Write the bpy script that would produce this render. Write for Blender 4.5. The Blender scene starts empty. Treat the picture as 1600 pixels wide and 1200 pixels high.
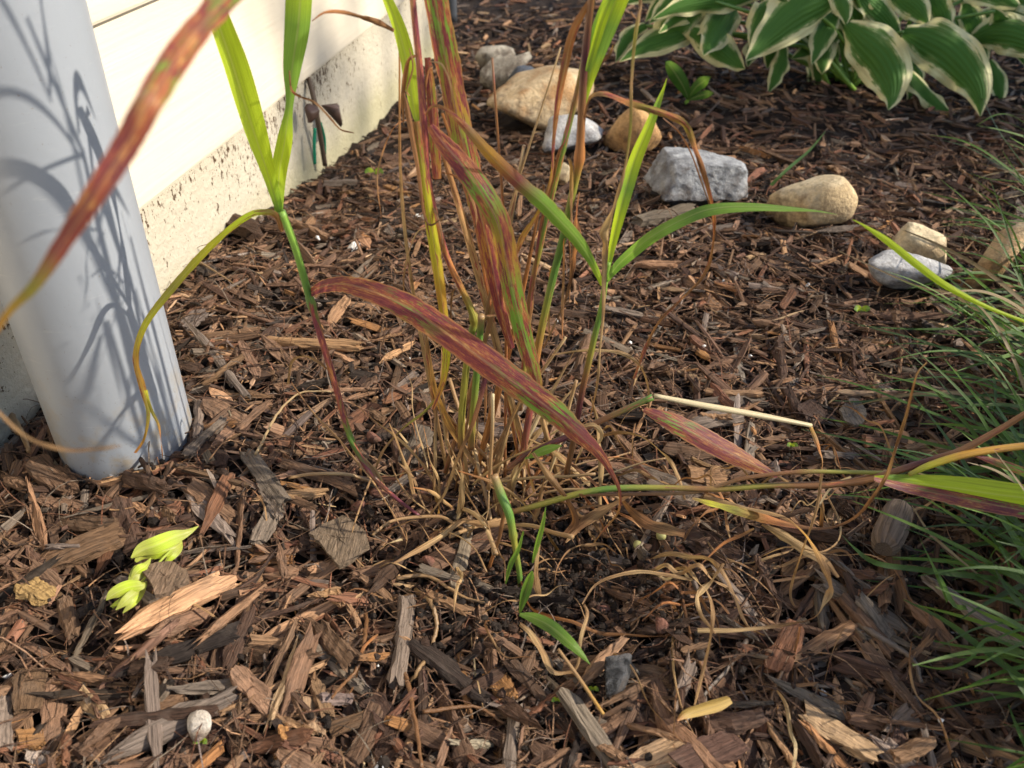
import bpy, math, random
import numpy as np
from mathutils import Vector, Matrix, noise as mnoise

random.seed(7)
rng = np.random.default_rng(7)
scene = bpy.context.scene
COL = scene.collection

# ------------------------------------------------------------------ camera
FPX, CAMH = 1340.0, 0.5                       # focal length in photo pixels (1600 wide), camera height
_up = np.array([44, 1854, 1340.0]); _up /= np.linalg.norm(_up)
_fw = np.array([0, 0, -1.0]); _yy = _fw - _up * (_fw @ _up); _yy /= np.linalg.norm(_yy)
_xx = np.cross(_yy, _up)
CR = np.array([_xx, _yy, _up])                # camera -> world rotation
CAM = np.array([0, 0, CAMH])
cd = bpy.data.cameras.new('camera'); cam = bpy.data.objects.new('camera', cd); COL.objects.link(cam)
cd.sensor_width = 36; cd.lens = 36 * FPX / 1600; cd.clip_start = 0.01; cd.clip_end = 300
cam.matrix_world = Matrix.Translation(CAM) @ Matrix(CR.tolist()).to_4x4()
cd.dof.use_dof = True; cd.dof.focus_distance = 0.74; cd.dof.aperture_fstop = 10
scene.camera = cam

# ------------------------------------------------------------------ light
SUN_AZ, SUN_EL = math.radians(95), math.radians(34)   # azimuth clockwise from the view direction
SUN = Vector((math.sin(SUN_AZ) * math.cos(SUN_EL), math.cos(SUN_AZ) * math.cos(SUN_EL), math.sin(SUN_EL)))
w = bpy.data.worlds.new('World'); scene.world = w; w.use_nodes = True
sky = w.node_tree.nodes.new('ShaderNodeTexSky'); sky.sky_type = 'NISHITA'; sky.sun_disc = False
sky.sun_elevation = SUN_EL; sky.sun_rotation = SUN_AZ
bg = w.node_tree.nodes['Background']; bg.inputs[1].default_value = 0.14
w.node_tree.links.new(sky.outputs[0], bg.inputs[0])
sl = bpy.data.lights.new('sun', 'SUN'); sl.energy = 4.6; sl.angle = math.radians(0.55); sl.color = (1, 0.915, 0.78)
so = bpy.data.objects.new('sun', sl); COL.objects.link(so)
so.rotation_euler = SUN.to_track_quat('Z', 'Y').to_euler(); so.location = SUN * 8
scene.view_settings.view_transform = 'Standard'; scene.view_settings.look = 'None'
scene.view_settings.exposure = 0.5; scene.view_settings.gamma = 1
scene.render.engine = 'CYCLES'
scene.cycles.use_denoising = True
scene.cycles.max_bounces = 6; scene.cycles.diffuse_bounces = 3; scene.cycles.transmission_bounces = 3
scene.cycles.use_adaptive_sampling = True; scene.cycles.adaptive_threshold = 0.02

# ------------------------------------------------------------------ projection helpers
def sstep(a, b, x):
    t = np.clip((x - a) / (b - a), 0, 1); return t * t * (3 - 2 * t)
def gfun(x, y):
    """nominal top of the mulch"""
    x = np.asarray(x, float); y = np.asarray(y, float)
    z = -0.07 * sstep(0.95, 1.6, y) * (0.35 + 0.65 * sstep(0.35, -0.1, x))
    z = z + 0.026 * np.exp(-((x + 0.33) ** 2 + (y - 0.57) ** 2) / 0.02)
    z = z + 0.007 * np.sin(9 * x + 3 * y + 1) * np.sin(7 * y - 4 * x + 2) + 0.004 * np.sin(23 * x - 11 * y) * np.sin(19 * y + 8 * x)
    z = z - 0.012 * np.exp(-((x - 0.03) ** 2 + (y - 0.46) ** 2) / 0.006)
    return z
def ray(px, py): return CR @ np.array([(px - 800) / FPX, -(py - 600) / FPX, -1.0])
def atZ(px, py, z):
    d = ray(px, py); return CAM + d * ((z - CAMH) / d[2])
def atY(px, py, Y):
    d = ray(px, py); return CAM + d * (Y / d[1])
def G(px, py, dz=0.0):
    z = 0.0
    for _ in range(8):
        P = atZ(px, py, z + dz); z = float(gfun(P[0], P[1]))
    return P
def depth(P): return -(CR.T @ (np.asarray(P) - CAM))[2]
def project(P):
    c = CR.T @ (np.asarray(P) - CAM); return 800 + FPX * c[0] / -c[2], 600 - FPX * c[1] / -c[2]

# ------------------------------------------------------------------ object helpers
def tag(o, label=None, cat=None, group=None, kind=None):
    if label: o['label'] = label
    if cat: o['category'] = cat
    if group: o['group'] = group
    if kind: o['kind'] = kind
    return o
def empty(name, loc, label, cat, group=None):
    o = bpy.data.objects.new(name, None); COL.objects.link(o); o.location = [float(v) for v in loc]
    o.empty_display_size = 0.02
    return tag(o, label, cat, group)
def build(name, V, F, mat, parent=None, attrs=None, smooth=False, origin=None):
    V = np.asarray(V, float)
    if origin is None:
        origin = parent_world(parent) if parent is not None else V.mean(0)
    V = V - np.asarray(origin)
    me = bpy.data.meshes.new(name); me.from_pydata(V.tolist(), [], F if isinstance(F, list) else F.tolist())
    if attrs:
        for k, a in attrs.items():
            a = np.asarray(a, np.float32)
            if a.ndim == 1:
                at = me.attributes.new(k, 'FLOAT', 'POINT'); at.data.foreach_set('value', a)
            elif a.shape[1] == 3:
                at = me.attributes.new(k, 'FLOAT_VECTOR', 'POINT'); at.data.foreach_set('vector', a.ravel())
    if smooth: me.polygons.foreach_set('use_smooth', [True] * len(me.polygons))
    me.materials.append(mat); me.update()
    o = bpy.data.objects.new(name, me); COL.objects.link(o)
    if parent is not None: o.parent = parent; o.location = Vector(np.asarray(origin)) - Vector(parent_world(parent))
    else: o.location = Vector(np.asarray(origin))
    return o
def parent_world(p):
    v = Vector((0, 0, 0))
    while p is not None: v = v + p.location; p = p.parent
    return v

# ------------------------------------------------------------------ material helper
class M:
    def __init__(s, name):
        s.m = bpy.data.materials.new(name); s.m.use_nodes = True; s.t = s.m.node_tree
        s.t.nodes.clear(); s.out = s.t.nodes.new('ShaderNodeOutputMaterial')
    def n(s, typ, ins=None, **kw):
        nd = s.t.nodes.new('ShaderNode' + typ)
        for k, v in kw.items(): setattr(nd, k, v)
        for k, v in (ins or {}).items(): s.set(nd.inputs[k], v)
        return nd
    def set(s, sock, v):
        if isinstance(v, bpy.types.NodeSocket): s.t.links.new(v, sock)
        elif isinstance(v, bpy.types.Node): s.t.links.new(v.outputs[0], sock)
        else: sock.default_value = v
    def attr(s, name, out='Vector'):
        return s.n('Attribute', attribute_name=name).outputs[out]
    def math(s, op, a, b=0.0, clamp=False):
        nd = s.n('Math', {0: a, 1: b}, operation=op); nd.use_clamp = clamp; return nd.outputs[0]
    def vmul(s, v, xyz): return s.n('VectorMath', {0: v, 1: xyz}, operation='MULTIPLY').outputs[0]
    def noise(s, vec, scale=1.0, detail=3.0, rough=0.55, col=False):
        nd = s.n('TexNoise', {'Vector': vec, 'Scale': scale, 'Detail': detail, 'Roughness': rough})
        return nd.outputs['Color' if col else 'Fac']
    def ramp(s, fac, stops):
        nd = s.n('ValToRGB', {'Fac': fac}); e = nd.color_ramp.elements
        while len(e) < len(stops): e.new(0.5)
        for el, (p, c) in zip(e, stops):
            el.position = p; el.color = (c, c, c, 1) if not hasattr(c, '__len__') else (*c, 1)
        return nd.outputs[0]
    def mix(s, fac, a, b, mode='MIX'):
        nd = s.n('Mix', data_type='RGBA', blend_type=mode)
        s.set(nd.inputs[0], fac)
        for i, v in ((6, a), (7, b)):
            s.set(nd.inputs[i], (*v, 1) if isinstance(v, tuple) and len(v) == 3 else v)
        return nd.outputs[2]
    def bump(s, h, dist=0.001, strength=1.0, normal=None):
        nd = s.n('Bump', {'Height': h, 'Distance': dist, 'Strength': strength})
        if normal is not None: s.set(nd.inputs['Normal'], normal)
        return nd.outputs[0]
    def bsdf(s, col, rough=0.6, spec=0.3, normal=None, trans=0.0, tcol=None):
        p = s.n('BsdfPrincipled')
        s.set(p.inputs['Base Color'], (*col, 1) if isinstance(col, tuple) else col)
        s.set(p.inputs['Roughness'], rough); p.inputs['Specular IOR Level'].default_value = spec
        if normal is not None: s.set(p.inputs['Normal'], normal)
        o = p.outputs[0]
        if trans:
            tr = s.n('BsdfTranslucent'); s.set(tr.inputs[0], tcol if tcol is not None else col)
            mx = s.n('MixShader', {0: trans, 1: o, 2: tr.outputs[0]}); o = mx.outputs[0]
        s.t.links.new(o, s.out.inputs[0]); return s.m

def mat_chip():
    m = M('weathered_wood'); loc = m.attr('loc'); col = m.attr('col', 'Color')
    g1 = m.noise(m.vmul(loc, (22, 560, 560)), 1, 4, 0.6)
    g2 = m.noise(m.vmul(loc, (60, 1900, 1900)), 1, 2, 0.5)
    big = m.noise(loc, 70, 3, 0.6)
    f = m.ramp(g1, [(0.3, 0.36), (0.48, 0.98), (0.72, 1.6)])
    c = m.mix(1.0, col, f, 'MULTIPLY')
    c = m.mix(m.ramp(big, [(0.5, 0.0), (0.72, 0.4)]), c, m.mix(0.5, c, (0.19, 0.15, 0.12)))
    c = m.mix(m.ramp(m.noise(loc, 160, 3), [(0.64, 0.0), (0.78, 0.6)]), c, (0.022, 0.014, 0.010))
    h = m.math('ADD', m.math('MULTIPLY', g1, 1.0), m.math('MULTIPLY', g2, 0.5))
    return m.bsdf(c, 0.8, 0.25, m.bump(h, 0.0022, 1.0))
def mat_soil():
    m = M('dark_soil'); g = m.n('NewGeometry').outputs['Position']
    n1 = m.noise(g, 60, 6, 0.65); n2 = m.noise(g, 300, 4, 0.6)
    c = m.mix(n1, (0.012, 0.008, 0.006), (0.045, 0.028, 0.018))
    return m.bsdf(c, 0.9, 0.2, m.bump(m.math('ADD', n1, m.math('MULTIPLY', n2, 0.5)), 0.006, 1))
def mat_leaf(name, trans=0.35, rough=0.42, dry=False, rib=False):
    m = M(name); lv = m.attr('lv'); tint = m.attr('tint', 'Color'); rust = m.attr('rust', 'Fac')
    st = m.noise(m.vmul(lv, (48, 640, 1)), 1, 7, 0.68)
    st2 = m.noise(m.vmul(lv, (170, 1500, 1)), 1, 4, 0.65)
    fine = m.noise(m.vmul(lv, (10, 3000, 1)), 1, 2, 0.5)
    big = m.noise(m.vmul(lv, (34, 170, 1)), 1, 4, 0.6)
    mixn = m.math('ADD', m.math('MULTIPLY', st, 0.62), m.math('MULTIPLY', big, 0.38))
    thr = m.math('SUBTRACT', 0.70, m.math('MULTIPLY', rust, 0.38))
    mk = m.math('MULTIPLY', m.math('SUBTRACT', mixn, thr), 40.0, clamp=True)
    mk = m.math('MULTIPLY', mk, m.math('MULTIPLY', rust, 6.0, clamp=True))
    sel = m.math('ADD', m.math('MULTIPLY', st2, 0.5), m.math('MULTIPLY', m.noise(m.vmul(lv, (40, 220, 1)), 1.0, 4), 0.5))
    rc = m.ramp(sel, [(0.38, (0.15, 0.034, 0.055)), (0.49, (0.27, 0.062, 0.066)), (0.56, (0.42, 0.14, 0.06)), (0.65, (0.64, 0.38, 0.15))])
    c = m.mix(mk, tint, rc)
    c = m.mix(1.0, c, m.ramp(fine, [(0.3, 0.5 if dry else 0.72), (0.7, 1.3 if dry else 1.16)]), 'MULTIPLY')
    if dry:
        c = m.mix(1.0, c, m.ramp(m.noise(m.vmul(lv, (45, 300, 1)), 1, 4, 0.6), [(0.32, (0.5, 0.42, 0.35)), (0.5, (1.05, 1.02, 0.98)), (0.7, (1.4, 1.35, 1.25))]), 'MULTIPLY')
    c = m.mix(m.math('MULTIPLY', m.ramp(m.attr('edge', 'Fac'), [(0.86, 0.0), (0.97, 1.0)]), m.math('MULTIPLY', rust, 1.2, clamp=True)), c, (0.5, 0.24, 0.10))
    if rib: c = m.mix(m.ramp(m.attr('edge', 'Fac'), [(0.03, 0.4), (0.12, 0.0)]), c, m.mix(0.5, c, (0.6, 0.55, 0.3)))
    h = m.math('ADD', fine, m.math('MULTIPLY', st2, 0.4))
    tc = m.mix(1.0, c, (1.25, 1.25, 0.9), 'MULTIPLY')
    return m.bsdf(c, rough, 0.4, m.bump(h, 0.0008 if dry else 0.0005, 0.7), trans, tc)
def mat_hosta():
    m = M('hosta_leaf'); lv = m.attr('lv'); sep = m.n('SeparateXYZ', {0: lv}); u, v = sep.outputs[0], sep.outputs[1]
    av = m.math('ABSOLUTE', v)
    nz = m.noise(m.vmul(lv, (5, 3, 7)), 1, 3, 0.6); nz2 = m.noise(m.vmul(lv, (4, 26, 7)), 1, 3, 0.6)
    e = m.math('ADD', av, m.math('ADD', m.math('MULTIPLY', m.math('SUBTRACT', nz, 0.5), 0.75), m.math('MULTIPLY', m.math('SUBTRACT', nz2, 0.5), 0.45)))
    e = m.math('ADD', e, m.math('MULTIPLY', m.math('POWER', u, 8.0), 0.12))
    mk = m.math('MULTIPLY', m.math('SUBTRACT', e, 0.66), 30.0, clamp=True)
    mid = m.math('MULTIPLY', m.math('SUBTRACT', e, 0.5), 7.0, clamp=True)
    gcol = m.mix(nz2, (0.05, 0.135, 0.024), (0.105, 0.235, 0.04))
    c = m.mix(mid, gcol, (0.21, 0.31, 0.09)); c = m.mix(mk, c, (0.78, 0.72, 0.38))
    veins = m.math('SINE', m.math('MULTIPLY', v, 30.0))
    return m.bsdf(c, 0.55, 0.18, m.bump(veins, 0.0009, 0.5), 0.25, c)
def mat_rock(name, c1, c2, c3, sc=40, rough=0.75):
    m = M(name); p = m.n('TexCoord').outputs['Object']
    n1 = m.noise(p, sc, 5, 0.6); n2 = m.noise(p, sc * 6, 4, 0.7); n3 = m.noise(p, sc * 0.45, 3)
    c = m.mix(m.ramp(n1, [(0.35, 0.0), (0.65, 1.0)]), c1, c2)
    c = m.mix(m.ramp(n3, [(0.44, 0.0), (0.60, 0.9)]), c, c3)
    c = m.mix(1.0, c, m.ramp(n2, [(0.3, 0.72), (0.7, 1.3)]), 'MULTIPLY')
    zz = m.n('SeparateXYZ', {0: p}).outputs[2]
    dirt = m.math('MULTIPLY', m.math('ADD', m.math('MULTIPLY', zz, -16.0), m.math('MULTIPLY', m.math('SUBTRACT', m.noise(p, 55, 5, 0.65), 0.47), 4.5)), 1.0, clamp=True)
    c = m.mix(m.math('MULTIPLY', dirt, 0.75), c, (0.085, 0.055, 0.035))
    return m.bsdf(c, rough, 0.3, m.bump(m.math('ADD', n1, m.math('MULTIPLY', n2, 0.4)), 0.007, 0.9))
def mat_pipe():
    m = M('grey_pvc'); p = m.n('TexCoord').outputs['Object']; sep = m.n('SeparateXYZ', {0: p})
    n = m.noise(p, 25, 4); sp = m.noise(p, 420, 2)
    c = m.mix(n, (0.285, 0.305, 0.338), (0.32, 0.34, 0.368))
    dirt = m.math('MULTIPLY', m.math('SUBTRACT', 0.12, sep.outputs[2]), 11.0, clamp=True)
    dm = m.math('MULTIPLY', dirt, m.ramp(m.noise(p, 38, 5, 0.65), [(0.5, 0.0), (0.66, 0.8)]))
    c = m.mix(dm, c, (0.33, 0.27, 0.19))
    c = m.mix(m.math('MULTIPLY', m.math('SUBTRACT', m.math('ADD', sp, m.math('MULTIPLY', dirt, 0.07)), 0.70), 18.0, clamp=True), c, (0.25, 0.24, 0.23))
    scr = m.noise(m.vmul(p, (30, 30, 320)), 1, 4, 0.7)
    c = m.mix(m.ramp(scr, [(0.62, 0.0), (0.70, 0.35)]), c, (0.42, 0.42, 0.42))
    vor = m.n('TexVoronoi', {'Vector': m.vmul(p, (1, 1, 0.6)), 'Scale': 55.0}).outputs['Distance']
    drop = m.ramp(vor, [(0.08, 1.0), (0.17, 0.0)])
    gate = m.ramp(m.noise(p, 11, 2), [(0.56, 0.0), (0.6, 1.0)])
    h = m.math('ADD', m.math('MULTIPLY', m.math('MULTIPLY', drop, gate), 0.5), m.math('MULTIPLY', n, 0.25))
    return m.bsdf(c, 0.38, 0.45, m.bump(h, 0.003, 0.8))
def mat_siding():
    m = M('cream_vinyl'); p = m.n('TexCoord').outputs['Object']
    g = m.noise(m.vmul(p, (6, 60, 160)), 1, 4)     # grain runs along the board (local x)
    c = m.mix(g, (0.66, 0.575, 0.445), (0.71, 0.63, 0.50))
    return m.bsdf(c, 0.5, 0.35, m.bump(g, 0.0014, 0.6))
def mat_foundation():
    m = M('splashed_concrete'); p = m.n('TexCoord').outputs['Object']; sep = m.n('SeparateXYZ', {0: p}); z = sep.outputs[2]
    n = m.noise(p, 14, 5, 0.6)
    c = m.mix(n, (0.46, 0.405, 0.31), (0.58, 0.525, 0.415))
    low = m.ramp(m.math('ADD', m.math('MULTIPLY', z, -9.0), m.math('MULTIPLY', n, 0.6)), [(0.25, 0.0), (0.8, 0.75)])
    c = m.mix(low, c, (0.42, 0.38, 0.22))
    pv = m.vmul(p, (1, 1, 0.55))
    gate = m.math('SUBTRACT', m.math('MULTIPLY', z, 0.9), 0.02)
    dens = m.math('ADD', m.math('MULTIPLY', m.noise(p, 6, 3), 0.34), gate)
    v1 = m.noise(pv, 150, 3, 0.6)
    sp = m.math('MULTIPLY', m.math('SUBTRACT', m.math('ADD', v1, dens), 0.815), 22.0, clamp=True)
    v2 = m.noise(pv, 420, 2, 0.5)
    sp2 = m.math('MULTIPLY', m.math('SUBTRACT', m.math('ADD', v2, dens), 0.87), 22.0, clamp=True)
    c = m.mix(m.math('MAXIMUM', sp, sp2), c, (0.085, 0.05, 0.028))
    return m.bsdf(c, 0.85, 0.2, m.bump(m.noise(p, 90, 6, 0.65), 0.005, 0.9))
def mat_plain(name, col, rough=0.6, spec=0.3, vary=0.25, sc=60, trans=0.0, bump=0.001):
    m = M(name); p = m.n('TexCoord').outputs['Object']; n = m.noise(p, sc, 4)
    c = m.mix(n, tuple(v * (1 - vary) for v in col), tuple(min(1, v * (1 + vary)) for v in col))
    return m.bsdf(c, rough, spec, m.bump(n, bump, 0.6), trans, c)

MAT = dict(chip=mat_chip(), soil=mat_soil(), leaf=mat_leaf('grass_leaf', 0.5, rib=True), dry=mat_leaf('dry_leaf', 0.2, 0.65, True), stem=mat_leaf('grass_stem', 0.0, 0.35),
           lawn=mat_leaf('lawn_blade', 0.3, 0.5), hosta=mat_hosta(), pipe=mat_pipe(), siding=mat_siding(), found=mat_foundation())

# pigment colours (linear)
PC = dict(g=(0.21, 0.36, 0.055), G=(0.11, 0.215, 0.04), y=(0.47, 0.60, 0.035), Y=(0.50, 0.48, 0.04), r=(0.23, 0.065, 0.06), m=(0.15, 0.038, 0.05), o=(0.42, 0.17, 0.055),
          O=(0.50, 0.27, 0.05), t=(0.34, 0.205, 0.095), T=(0.46, 0.315, 0.155), b=(0.23, 0.11, 0.045), B=(0.10, 0.05, 0.025), p=(0.075, 0.02, 0.03), v=(0.27, 0.25, 0.045), c=(0.60, 0.49, 0.29),
          l=(0.37, 0.40, 0.07), x=(0.20, 0.15, 0.11), k=(0.03, 0.075, 0.018), K=(0.05, 0.12, 0.02))

# ------------------------------------------------------------------ ground
def axis(lo, a, b, hi, step, far):
    return np.concatenate([lo + (a - lo) * np.linspace(0, 1, far, endpoint=False) ** 0.35, np.arange(a, b, step), b + (hi - b) * np.linspace(0, 1, far) ** 3])
gx = axis(-60, -0.75, 1.5, 60, 0.012, 22); gy = axis(-60, 0.12, 2.7, 60, 0.012, 22)
GX, GY = np.meshgrid(gx, gy)
soil_n = 0.006 * np.sin(61 * GX + 17 * GY) * np.sin(53 * GY - 23 * GX) + 0.004 * np.sin(140 * GX) * np.sin(131 * GY)
GZ = gfun(GX, GY) - 0.020 + soil_n * ((np.abs(GX) < 2) & (GY > 0) & (GY < 3))
V = np.stack([GX.ravel(), GY.ravel(), GZ.ravel()], 1)
ny, nx = GX.shape; ii = np.arange(ny * nx).reshape(ny, nx)
F = np.stack([ii[:-1, :-1].ravel(), ii[:-1, 1:].ravel(), ii[1:, 1:].ravel(), ii[1:, :-1].ravel()], 1)
tag(build('ground', V, F, MAT['soil'], smooth=True, origin=(0, 0, 0)), 'dark brown soil of the garden bed under the mulch', 'ground', kind='structure')

# ------------------------------------------------------------------ house wall
WA = np.array([-0.400, 0.909]); WAZ = math.radians(9.2)
WD = np.array([math.sin(WAZ), math.cos(WAZ)]); WN = np.array([WD[1], -WD[0]])     # along the wall, out of the wall
T0, T1 = -2.2, 1.33
def wall_prism(name, prof, mat, parent, t0=T0, t1=T1, nseg=1):
    """prof: list of (out, z) polygon swept along the wall; the object's local x runs along the wall"""
    V, F = [], []; k = len(prof)
    for s in range(nseg + 1):
        t = t0 + (t1 - t0) * s / nseg
        for (o, z) in prof: V.append((t, o, z))
    for s in range(nseg):
        for i in range(k):
            j = (i + 1) % k; F.append((s * k + i, s * k + j, (s + 1) * k + j, (s + 1) * k + i))
    F.append(tuple(range(k))[::-1]); F.append(tuple(nseg * k + i for i in range(k)))
    me = bpy.data.meshes.new(name); me.from_pydata(V, [], F); me.materials.append(mat)
    o = bpy.data.objects.new(name, me); COL.objects.link(o); o.parent = parent
    o.matrix_parent_inverse = Matrix()
    o.matrix_local = Matrix(((WD[0], WN[0], 0, 0), (WD[1], WN[1], 0, 0), (0, 0, 1, 0), (0, 0, 0, 1)))
    return o
house = empty('house_wall', (WA[0], WA[1], 0), 'cream lap siding house wall above a dirt splashed concrete foundation', 'wall')
wall_prism('foundation', [(-0.2, -0.35), (-0.011, -0.35), (-0.011, 0.11), (-0.2, 0.11)], MAT['found'], house)
z0 = 0.10
for k in range(5):
    zb = z0 + 0.19 * k
    wall_prism('siding_board', [(-0.006, zb + 0.001), (0.0, zb), (0.001, zb + 0.003), (0.0012, zb + 0.012), (-0.0100, zb + 0.199), (-0.03, zb + 0.199), (-0.03, zb + 0.006), (-0.011, zb + 0.0125)], MAT['siding'], house)
def wallpt(t, o, z): q = WA + WD * t + WN * o; return np.array([q[0], q[1], z])
def wall_out(x, y): return (x - WA[0]) * WN[0] + (y - WA[1]) * WN[1]
def wall_t(x, y): return (x - WA[0]) * WD[0] + (y - WA[1]) * WD[1]

# ------------------------------------------------------------------ generic solids
def catmull(P, n=7):
    P = np.asarray(P, float)
    if len(P) < 3: n = max(n, 3)
    Q = np.vstack([2 * P[0] - P[1], P, 2 * P[-1] - P[-2]]); out = []
    for i in range(1, len(Q) - 2):
        p0, p1, p2, p3 = Q[i - 1], Q[i], Q[i + 1], Q[i + 2]
        for s in range(n):
            t = s / n
            out.append(0.5 * ((2 * p1) + (-p0 + p2) * t + (2 * p0 - 5 * p1 + 4 * p2 - p3) * t * t + (-p0 + 3 * p1 - 3 * p2 + p3) * t ** 3))
    out.append(P[-1]); return np.array(out)
def tangents(P):
    T = np.gradient(P, axis=0); return T / np.maximum(np.linalg.norm(T, axis=1, keepdims=True), 1e-9)
def tube_data(P, Rr, sides=8):
    T = tangents(P); ref = np.array([0.3, -0.9, 0.2]); V = []
    S = np.cross(T, ref); S /= np.linalg.norm(S, axis=1, keepdims=True); N = np.cross(S, T)
    a = np.arange(sides) / sides * 2 * math.pi
    V = P[:, None, :] + Rr[:, None, None] * (np.cos(a)[None, :, None] * S[:, None, :] + np.sin(a)[None, :, None] * N[:, None, :])
    n = len(P); V = V.reshape(-1, 3); F = []
    for i in range(n - 1):
        for k in range(sides):
            j = (k + 1) % sides; F.append((i * sides + k, i * sides + j, (i + 1) * sides + j, (i + 1) * sides + k))
    F.append(tuple(range(sides))[::-1]); F.append(tuple((n - 1) * sides + k for k in range(sides)))
    arc = np.concatenate([[0], np.cumsum(np.linalg.norm(np.diff(P, axis=0), axis=1))])
    lv = np.stack([np.repeat(arc, sides), np.tile(a / (2 * math.pi), n) * 0.012, np.zeros(n * sides)], 1)
    return V, F, lv
def solid_of_revolution(name, prof, mat, loc, parent=None, sides=48, smooth=True, M3=None):
    a = np.arange(sides) / sides * 2 * math.pi; V = []; F = []
    for (r, z) in prof:
        for k in a: V.append((r * math.cos(k), r * math.sin(k), z))
    n = len(prof)
    for i in range(n - 1):
        for k in range(sides):
            j = (k + 1) % sides; F.append((i * sides + k, i * sides + j, (i + 1) * sides + j, (i + 1) * sides + k))
    V = np.array(V)
    if M3 is not None: V = V @ np.asarray(M3).T
    return build(name, V + np.asarray(loc), F, mat, parent, smooth=smooth, origin=loc)
_ico = {}
def ico(sub):
    if sub not in _ico:
        import bmesh
        bm = bmesh.new(); bmesh.ops.create_icosphere(bm, subdivisions=sub, radius=1)
        _ico[sub] = (np.array([v.co[:] for v in bm.verts]), np.array([[v.index for v in f.verts] for f in bm.faces])); bm.free()
    return _ico[sub]
def lump(name, c, dims, mat, parent=None, sub=4, planes=14, hard=8.0, amp=0.05, seed=0, rot=0.0, origin=None, smooth=True, nscale=2.0, cut=()):
    """stone: smooth intersection of random half spaces plus noise"""
    r = np.random.default_rng(seed); D, F = ico(sub)
    N = r.normal(size=(planes, 3)); N /= np.linalg.norm(N, axis=1, keepdims=True); d = r.uniform(0.78, 1.0, planes)
    N = np.vstack([N] + [np.array([c_[:3]]) / np.linalg.norm(c_[:3]) for c_ in cut]); d = np.concatenate([d, [c_[3] for c_ in cut]])
    q = np.maximum(D @ N.T / d, 1e-3); rad = (np.sum(q ** hard, axis=1)) ** (-1 / hard)
    nz = np.array([mnoise.fractal(Vector(p) * nscale + Vector((seed * 3.1, 0, 0)), 0.9, 2.0, 4) for p in D])
    Vv = D * (rad * (1 + amp * nz))[:, None]
    Vv = (Vv - (Vv.max(0) + Vv.min(0)) / 2) / (Vv.max(0) - Vv.min(0)) * np.asarray(dims)
    cz, sz = math.cos(rot), math.sin(rot); Vv = Vv @ np.array([[cz, sz, 0], [-sz, cz, 0], [0, 0, 1]])
    return build(name, Vv + np.asarray(c), F, mat, parent, smooth=smooth, origin=c if origin is None and parent is None else origin)

# ------------------------------------------------------------------ downpipe
PIPE = np.array([-0.3426, 0.5898]); PR = 0.056
pipe = empty('drain_pipe', (PIPE[0], PIPE[1], 0.0), 'thick round grey plastic pipe standing in the mulch by the house wall', 'pipe')
solid_of_revolution('pipe_tube', [(PR, -0.06)] + [(PR, z) for z in np.linspace(0.0, 0.95, 12)] + [(PR - 0.006, 0.95), (PR - 0.006, 0.6)], MAT['pipe'], (PIPE[0], PIPE[1], 0), pipe, sides=96)

# ------------------------------------------------------------------ stones
FOOT = []      # (x, y, rx, ry, rot) footprints kept free of mulch
def stone(bbox, label, mat, seed, hard=8, planes=14, amp=0.05, rot=0.0, dfac=0.75, sink=0.42, name='stone', cut=()):
    x0, y0, x1, y1 = bbox; cx, cy = (x0 + x1) / 2, (y0 + y1) / 2
    P = G(cx, y1); dp = depth(P); W = (x1 - x0) * dp / FPX; e = math.atan2(CAMH - P[2], math.hypot(P[0], P[1]))
    b = W * dfac / 2; hh = (y1 - y0) / 2 * dp / FPX * 1.05
    c = math.sqrt(max(hh * hh - (b * math.sin(e)) ** 2, (0.35 * hh) ** 2)) / math.cos(e)
    z = float(gfun(P[0], P[1])) + c * sink
    Q = atZ(cx, cy, z)
    for _ in range(3): Q = atZ(cx, cy, float(gfun(Q[0], Q[1])) + c * sink)
    o = lump(name, Q, (W, 2 * b, 2 * c), mat, seed=seed, hard=hard, planes=planes, amp=amp, rot=rot, cut=cut)
    tag(o, label, 'stone', 'stones edging the bed')
    FOOT.append((Q[0], Q[1], W * 0.44, b * 0.85, rot)); return o
tan1 = mat_rock('tan_sandstone', (0.50, 0.36, 0.20), (0.62, 0.48, 0.30), (0.40, 0.22, 0.09), 45)
tan2 = mat_rock('cream_stone', (0.56, 0.44, 0.26), (0.63, 0.53, 0.36), (0.48, 0.34, 0.18), 30)
orange = mat_rock('ochre_stone', (0.48, 0.28, 0.11), (0.55, 0.34, 0.15), (0.42, 0.23, 0.09), 30)
greym = mat_rock('mottled_grey_stone', (0.30, 0.265, 0.215), (0.52, 0.47, 0.385), (0.17, 0.14, 0.11), 60)
bluest = mat_rock('slate_stone', (0.06, 0.068, 0.085), (0.10, 0.11, 0.13), (0.045, 0.05, 0.06), 40)
white = mat_rock('pale_quartz', (0.44, 0.43, 0.42), (0.60, 0.58, 0.55), (0.30, 0.30, 0.31), 45)
granite = mat_rock('grey_granite', (0.31, 0.315, 0.325), (0.47, 0.475, 0.48), (0.22, 0.225, 0.235), 110)
stone((742, 70, 806, 118), 'dull grey brown stone furthest back in the stone edging', greym, 3)
stone((748, 80, 832, 142), 'mottled grey rounded stone behind the big tan stone', greym, 5, hard=19)
stone((792, 103, 850, 150), 'dark slate blue stone behind the big tan stone', bluest, 8)
stone((758, 105, 932, 197), 'large tan rough boulder behind the tall stems', tan1, 11, hard=16, planes=12, amp=0.06, cut=((-0.8, -0.1, 0.75, 0.45), (0.1, -1, 0.5, 0.6), (0.9, -0.3, 0.3, 0.8)))
stone((846, 181, 946, 240), 'smooth pale grey stone just below the large tan boulder', white, 14, hard=16)
stone((942, 165, 1036, 238), 'plain ochre rounded stone beside the granite block', orange, 17, hard=9, amp=0.02, cut=((-0.8, -0.2, 0.6, 0.7), (0.8, 0, 0.7, 0.72)))
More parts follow.
